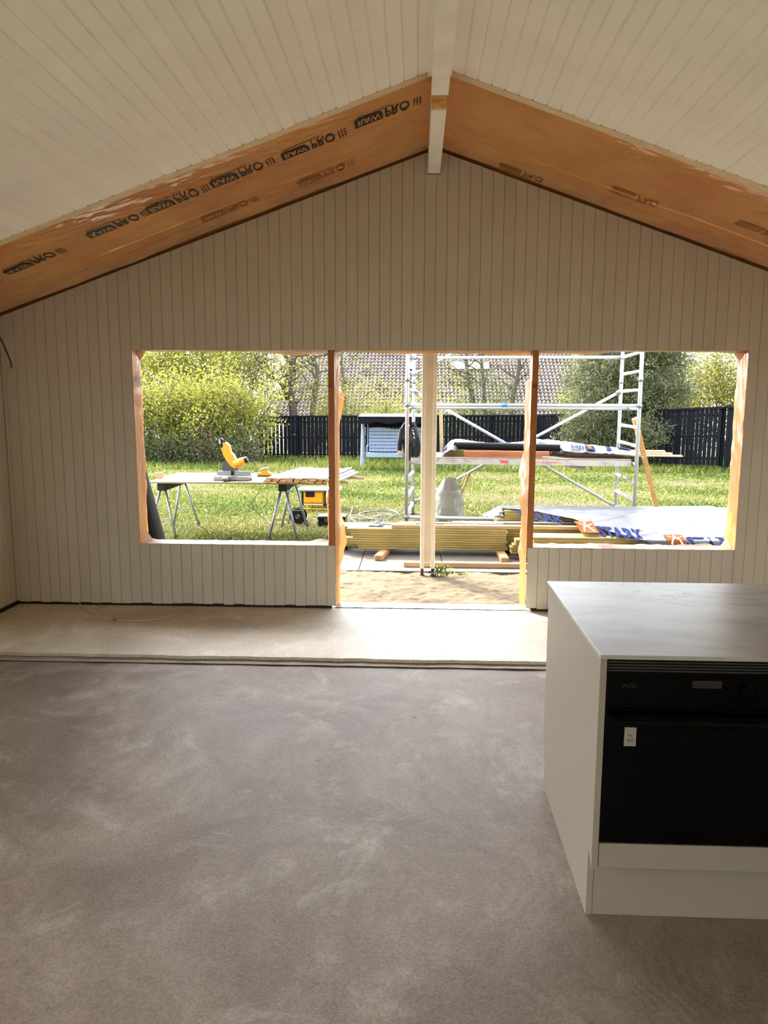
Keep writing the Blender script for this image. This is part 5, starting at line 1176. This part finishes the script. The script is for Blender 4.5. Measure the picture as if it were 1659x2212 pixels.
def roof_window(px0, px1, py0, py1):
    def hit(px, py):
        r = ray(px, py); k_ = HS; t = (HZ - k_ * (HY0 - CAM[1]) - CAM[2]) / (r[2] - k_ * r[1]); p = CAM + r * t; return p[0], (p[1] - HY0) / math.cos(al)
    x0, s0 = hit(px0, py1); x1, s1 = hit(px1, py0)
    fr = MB()
    for (a, b, c, d) in ((x0, x1, s0, s0 + 0.07), (x0, x1, s1 - 0.07, s1), (x0, x0 + 0.06, s0, s1), (x1 - 0.06, x1, s0, s1)):
        fr.add([RPt(a, c, 0.05), RPt(b, c, 0.05), RPt(b, d, 0.05), RPt(a, d, 0.05), RPt(a, c, 0.15), RPt(b, c, 0.15), RPt(b, d, 0.15), RPt(a, d, 0.15)], [(3, 2, 1, 0), (4, 5, 6, 7), (0, 1, 5, 4), (1, 2, 6, 5), (2, 3, 7, 6), (3, 0, 4, 7)])
    w = fr.build('roof_window', 'tool_dark', hs_)
    m = MB(); m.add([RPt(x0, s0, 0.12), RPt(x1, s0, 0.12), RPt(x1, s1, 0.12), RPt(x0, s1, 0.12)], [(0, 1, 2, 3)]); m.build('pane', 'window_glass', w)
roof_window(974, 1056, 783, 802); roof_window(880, 893, 783, 802)

# ------------------------------------------------------------------ trees and shrubs
def grow(r, base, direction, length, radius, depth, segs, tips, spread=0.6, kids=(2, 3), droop=0.0, nseg=3, shrink=0.68):
    p = Vector(base); d = Vector(direction).normalized(); pts = [p.copy()]; rs = [radius]
    for i in range(nseg):
        d = (d + Vector((r.gauss(0, 0.14), r.gauss(0, 0.14), r.gauss(0, 0.08) - droop))).normalized()
        p = p + d * (length / nseg); pts.append(p.copy()); rs.append(radius * (1 - 0.38 * (i + 1) / nseg))
    segs.append((pts, rs))
    if depth <= 0:
        tips.append((p.copy(), d.copy())); return
    for i in range(r.randint(*kids)):
        f = r.uniform(0.45, 1.0); q = pts[min(nseg, max(1, int(round(f * nseg))))]
        nd = (d + Vector((r.gauss(0, spread), r.gauss(0, spread), r.gauss(0.1, spread * 0.6)))).normalized()
        grow(r, q, nd, length * shrink * r.uniform(0.8, 1.15), radius * 0.55, depth - 1, segs, tips, spread, kids, droop, nseg, shrink)
        if depth == 1: tips.append((q.copy(), nd.copy()))
    tips.append((p.copy(), d.copy()))
def leaf_cloud(centers, per, sigma, size, seed, needle=False):
    r = np.random.default_rng(seed); c = np.repeat(np.array(centers), per, axis=0); n = len(c)
    c = c + r.normal(0, sigma, (n, 3))
    a = r.normal(0, 1, (n, 3)); a /= np.linalg.norm(a, axis=1)[:, None]; b = r.normal(0, 1, (n, 3)); b -= a * (a * b).sum(1)[:, None]; b /= np.linalg.norm(b, axis=1)[:, None]
    s = size * r.uniform(0.6, 1.25, n)[:, None]
    if needle: return np.stack([c - b * s * 0.13, c + b * s * 0.13, c + a * s * 1.6], 1).reshape(-1, 3), 3
    return np.stack([c - a * s, c - b * s * 0.6, c + a * s, c + b * s * 0.6], 1).reshape(-1, 3), 4
def plant(name, label, cat, base, height, rad, depth, leafmat, leafsize, per, sigma, seed, stems=1, lean=0.25, spread=0.6, kids=(2, 3), needle=False, group=None, nose=(0, 0, 1), extra=None, shrink=0.68, bark='bark', two=None):
    r = random.Random(seed); segs = []; tips = []
    t = thing(name, label, cat, base, 0, group)
    for s in range(stems):
        a = r.uniform(0, 6.28); off = Vector((math.cos(a), math.sin(a), 0)) * (0.25 * (stems > 1) * r.random())
        grow(r, Vector(base) + off, Vector(nose) + Vector((math.cos(a) * lean, math.sin(a) * lean, 0)), height, rad, depth, segs, tips, spread, kids, shrink=shrink)
    m = MB()
    for pts, rs in segs: m.tube(pts, rs, 5 if rs[0] > 0.02 else 3, cap=False)
    m.build('branches', bark, t, smooth=True)
    cen = [tuple(p) for p, d in tips]
    if extra: cen += extra
    V, k = leaf_cloud(cen, per, sigma, leafsize, seed + 5, needle); V = V - np.array(base)
    n = len(V) // k; rr = np.random.default_rng(seed + 9)
    o = np_obj('foliage', V, k, None, t, kind='stuff', mats=[leafmat] + ([two] if two else []), midx=(rr.random(n) < 0.3).astype(int) if two else None)
    return t
def gp(px, Y, dz=0.0): p = at(px, 950, Y); return (p.x, Y, ground_z(Y) + dz)
def filler(base, rad, z0, z1, n, seed):
    r = random.Random(seed); out = []
    for _ in range(n):
        z = r.uniform(z0, z1); a = r.uniform(0, 6.28); q = rad * math.sqrt(r.random()) * (0.75 + 0.25 * math.sin(math.pi * (z - z0) / (z1 - z0)))
        out.append((base[0] + q * math.cos(a), base[1] + 0.7 * q * math.sin(a), base[2] + z))
    return out
# young-leaved shrubs on the left
for i, (px, Y, h, sd, lab) in enumerate((
        (318, 21.0, 3.3, 1, 'yellow-green budding shrub nearest the left window jamb'),
        (372, 22.0, 3.6, 2, 'tall budding shrub with curved bare stems at the left of the hedge'),
        (425, 21.2, 3.3, 3, 'budding shrub in the middle of the left hedge'),
        (478, 22.0, 3.6, 4, 'budding shrub rising directly behind the mitre saw'),
        (530, 22.6, 3.2, 5, 'budding shrub beside the left end of the dark fence'),
        (345, 25.0, 5.4, 6, 'taller back row shrub with sky behind its crown at far left'),
        (450, 26.0, 6.2, 7, 'taller back row tree behind the middle of the left hedge'),
        (535, 27.5, 6.0, 8, 'loose olive-leaved tree in front of the roof verge'),
        (400, 25.2, 5.8, 21, 'back row shrub between the left hedge crowns'),
        (495, 28.6, 6.3, 23, 'olive-leaved tree filling the gap between hedge and grey trunk'),
        (265, 23.5, 5.0, 22, 'shrub mostly hidden behind the left window jamb'))):
    back = i >= 5
    plant('budding_shrub', lab, 'shrub', gp(px, Y), h * 0.42, 0.05, 4, 'leaf_olive' if i in (7, 9) else 'leaf_yellow', 0.056 if back else 0.05, 7 if back else 6, 0.22, 100 + sd, stems=5, lean=0.22, spread=0.42, two='leaf_olive', extra=filler(gp(px, Y), 1.5 if back else 1.25, 0.15 if not back else 0.6, h * (0.92 if back else 0.8), 1000 if back else 380, sd), group='budding shrubs along the left of the lawn')
# low leaf litter and ivy under the hedge
r = np.random.default_rng(44); n = 15000; pxs = r.uniform(250, 560, n); Yv = r.uniform(19.6, 22, n)
C3 = [(at(p, 950, y).x, y, ground_z(y) + 0.05 + abs(r.normal(0, 0.45))) for p, y in zip(pxs, Yv)]
V, k = leaf_cloud(C3, 1, 0.05, 0.05, 45); lit = np_obj('leaf_litter', V, k, None, kind='stuff', label='grey leaf litter and ivy under the left hedge', cat='undergrowth', mats=['leaf_dry', 'leaf_green'], midx=(np.random.default_rng(2).random(len(V) // k) < 0.4).astype(int))
# trees between the fence and the neighbour's roof
def trunk_tree(label, pts, rad, seed, leafmat, per, size=0.05, depth=2, tip_len=0.9, sub=0.5):
    r = random.Random(seed); P = [Vector(p) for p in pts]; t = thing('bare_tree', label, 'tree', P[0], 0, 'trees behind the dark fence'); segs = []; tips = []
    Q_ = curve_pts(P, 5); segs.append((Q_, [rad * (1 - 0.6 * i / len(Q_)) for i in range(len(Q_))]))
    for i in range(4, len(Q_), 2):
        grow(r, Q_[i], Vector((r.gauss(0, 1), r.gauss(0, 0.5), r.uniform(0.2, 1))), tip_len * r.uniform(0.6, 1.3), rad * sub * 0.6, depth, segs, tips, 0.6)
    m = MB()
    for p_, rs in segs: m.tube(p_, rs, 6 if rs[0] > 0.03 else 3, cap=False)
    m.build('branches', 'bark', t, smooth=True)
    V, k = leaf_cloud([tuple(p) for p, d in tips], per, 0.22, size, seed); V = V - np.array(P[0]); np_obj('foliage', V, k, None, t, kind='stuff', mats=[leafmat])
TY = 28.0
T_ = lambda px, py, Y=TY: at(px, py, Y)
trunk_tree('gnarled grey tree trunk in front of the roof verge left of the stud', [T_(636, 990), T_(634, 900), T_(628, 858), T_(622, 830), T_(632, 790), T_(634, 740), T_(640, 690)], 0.24, 5, 'leaf_yellow', 3)
trunk_tree('long low bough reaching left across the bargeboard', [T_(626, 862, 27.9), T_(610, 832, 27.7), T_(592, 818, 27.6), T_(572, 806, 27.5), T_(558, 785, 27.4), T_(548, 760, 27.3)], 0.12, 6, 'leaf_yellow', 3, tip_len=0.7)
trunk_tree('grey tree trunk leaning in front of the tiles beside the left stud', [T_(672, 980), T_(676, 880), T_(682, 830), T_(686, 800), T_(676, 775), T_(664, 740)], 0.17, 8, 'leaf_yellow', 3)
trunk_tree('thin tree in front of the roof left of the scaffold', [T_(742, 980), T_(745, 880), T_(742, 830), T_(738, 780), T_(742, 720)], 0.10, 9, 'leaf_olive', 4)
trunk_tree('slim pale tree crossing the roof window', [T_(1030, 980), T_(1022, 870), T_(1012, 820), T_(1008, 790), T_(1006, 740), T_(1010, 700)], 0.13, 10, 'leaf_olive', 4)
trunk_tree('second slim tree right of the roof window', [T_(1050, 980), T_(1046, 870), T_(1044, 820), T_(1040, 780), T_(1042, 720)], 0.12, 11, 'leaf_olive', 4)
trunk_tree('forked grey tree beside the right stud', [T_(1098, 980), T_(1106, 870), T_(1114, 830), T_(1120, 800), T_(1122, 760), T_(1128, 710)], 0.15, 12, 'leaf_olive', 3)
for i, (px, Y, h, lab, mt, two) in enumerate(((690, 27.2, 0.85, 'low yellow-green shrub over the fence beside the left stud', 'leaf_yellow', 'leaf_green'), (770, 27.2, 1.05, 'leafy shrub climbing in front of the tiles left of the scaffold', 'leaf_yellow', 'leaf_olive'), (830, 27.4, 1.15, 'leafy shrub above the swing canopy', 'leaf_yellow', 'leaf_olive'),
        (980, 27.2, 0.9, 'low leafy shrub right of the cream post', 'leaf_yellow', 'leaf_green'), (1050, 27.0, 1.15, 'dense olive shrub between the slim trees', 'leaf_green', 'leaf_olive'), (1085, 27.3, 0.9, 'green shrub behind the blue tape of the guard rail', 'leaf_green', 'leaf_olive'), (905, 27.3, 0.95, 'leafy shrub behind the left scaffold frame', 'leaf_yellow', 'leaf_olive'), (735, 27.4, 1.0, 'straggling shrub before the tiles between stud and swing', 'leaf_olive', 'leaf_yellow'))):
    plant('fence_shrub', lab, 'shrub', gp(px, Y), h * 1.15, 0.04, 3, mt, 0.045, 8, 0.22, 300 + i, stems=4, lean=0.35, extra=filler(gp(px, Y), 0.9, 1.5, 2.3 + h * 1.2, 90, 70 + i), group='shrubs showing above the dark fence', two=two)
# spreading pine at the right
pb = gp(1345, 21.8); r = random.Random(77); pine = thing('pine_tree', 'wide grey-green pine spreading before the right fence behind the scaffold', 'pine tree', pb)
segs = []; tips = []; tr = [Vector(pb) + Vector((0, 0, 0.4 * i)) + Vector((0.02 * i, 0, 0)) for i in range(14)]
segs.append((tr, [0.17 - 0.009 * i for i in range(14)]))
for i in range(1, 14):
    for k_ in range(7):
        a = r.uniform(0, 6.28); rr_ = (2.55 - 0.05 * i) * r.uniform(0.45, 1.0); d = Vector((math.cos(a), math.sin(a) * 0.8, r.uniform(-0.12, 0.3)))
        grow(r, tr[i], d, rr_ * 0.62, 0.045, 2, segs, tips, 0.42, (3, 4), 0.02)
m = MB()
for p_, rs in segs: m.tube(p_, rs, 5 if rs[0] > 0.03 else 3, cap=False)
m.build('branches', 'bark', pine, smooth=True)
cen = [tuple(p) for p, d in tips]
cen += filler(pb, 2.3, 0.3, 4.8, 900, 79)
V, k = leaf_cloud(cen, 34, 0.16, 0.10, 78, True); V = V - np.array(pb); n = len(V) // k
np_obj('needles', V, k, None, pine, kind='stuff', mats=['pine_needle', 'leaf_olive', 'leaf_green'], midx=np.random.default_rng(4).choice(3, n, p=[0.7, 0.18, 0.12]))
print('pine tips', len(cen))
# pale yellow hedge behind the right fence
for i, (px, Y, h, lab) in enumerate(((1500, 27.0, 3.0, 'pale yellow-green tree right behind the pine crown'), (1560, 26.0, 3.1, 'pale yellow-green tree above the right fence corner'), (1630, 24.5, 3.0, 'pale yellow-green tree at the far right jamb'), (1705, 22.5, 3.0, 'pale tree mostly hidden behind the far right jamb'), (1440, 31.0, 3.2, 'pale tree far behind the pine'), (1300, 33.0, 3.0, 'pale tree behind the pine beside the tiled roof'))):
    plant('hedge_tree', lab, 'tree', gp(px, Y), h * 0.62, 0.06, 4, 'leaf_olive', 0.048, 16, 0.26, 400 + i, stems=5, lean=0.25, extra=filler(gp(px, Y), 1.8, 0.6, h * 2.0, 500, 40 + i), two='leaf_yellow', group='pale trees behind the right fence')
# weeds beside the post
wd = thing('weed', 'small green weed with yellow flowers at the foot of the cream post', 'plant', (0.27, 1.70, -0.10))
r = np.random.default_rng(9); n = 130; c = np.stack([0.27 + r.normal(0, 0.05, n), 1.70 + r.normal(0, 0.04, n), -0.10 + np.abs(r.normal(0.03, 0.035, n))], 1)
V, k = leaf_cloud([tuple(p) for p in c], 1, 0.005, 0.017, 3); np_obj('leaves', V - np.array((0.27, 1.70, -0.10)), k, None, wd, kind='stuff', mats=['leaf_green', 'leaf_yellow'], midx=(r.random(n) < 0.3).astype(int))
w2 = thing('weed', 'sparse weed in the sand right of the cream post foot', 'plant', (0.46, 1.72, -0.10)); n = 50
c = np.stack([0.46 + r.normal(0, 0.045, n), 1.72 + r.normal(0, 0.02, n), -0.10 + np.abs(r.normal(0.015, 0.02, n))], 1)
V, k = leaf_cloud([tuple(p) for p in c], 1, 0.005, 0.014, 4); np_obj('leaves', V - np.array((0.46, 1.72, -0.10)), k, None, w2, kind='stuff', mats=['leaf_green', 'leaf_yellow'], midx=(r.random(n) < 0.5).astype(int))
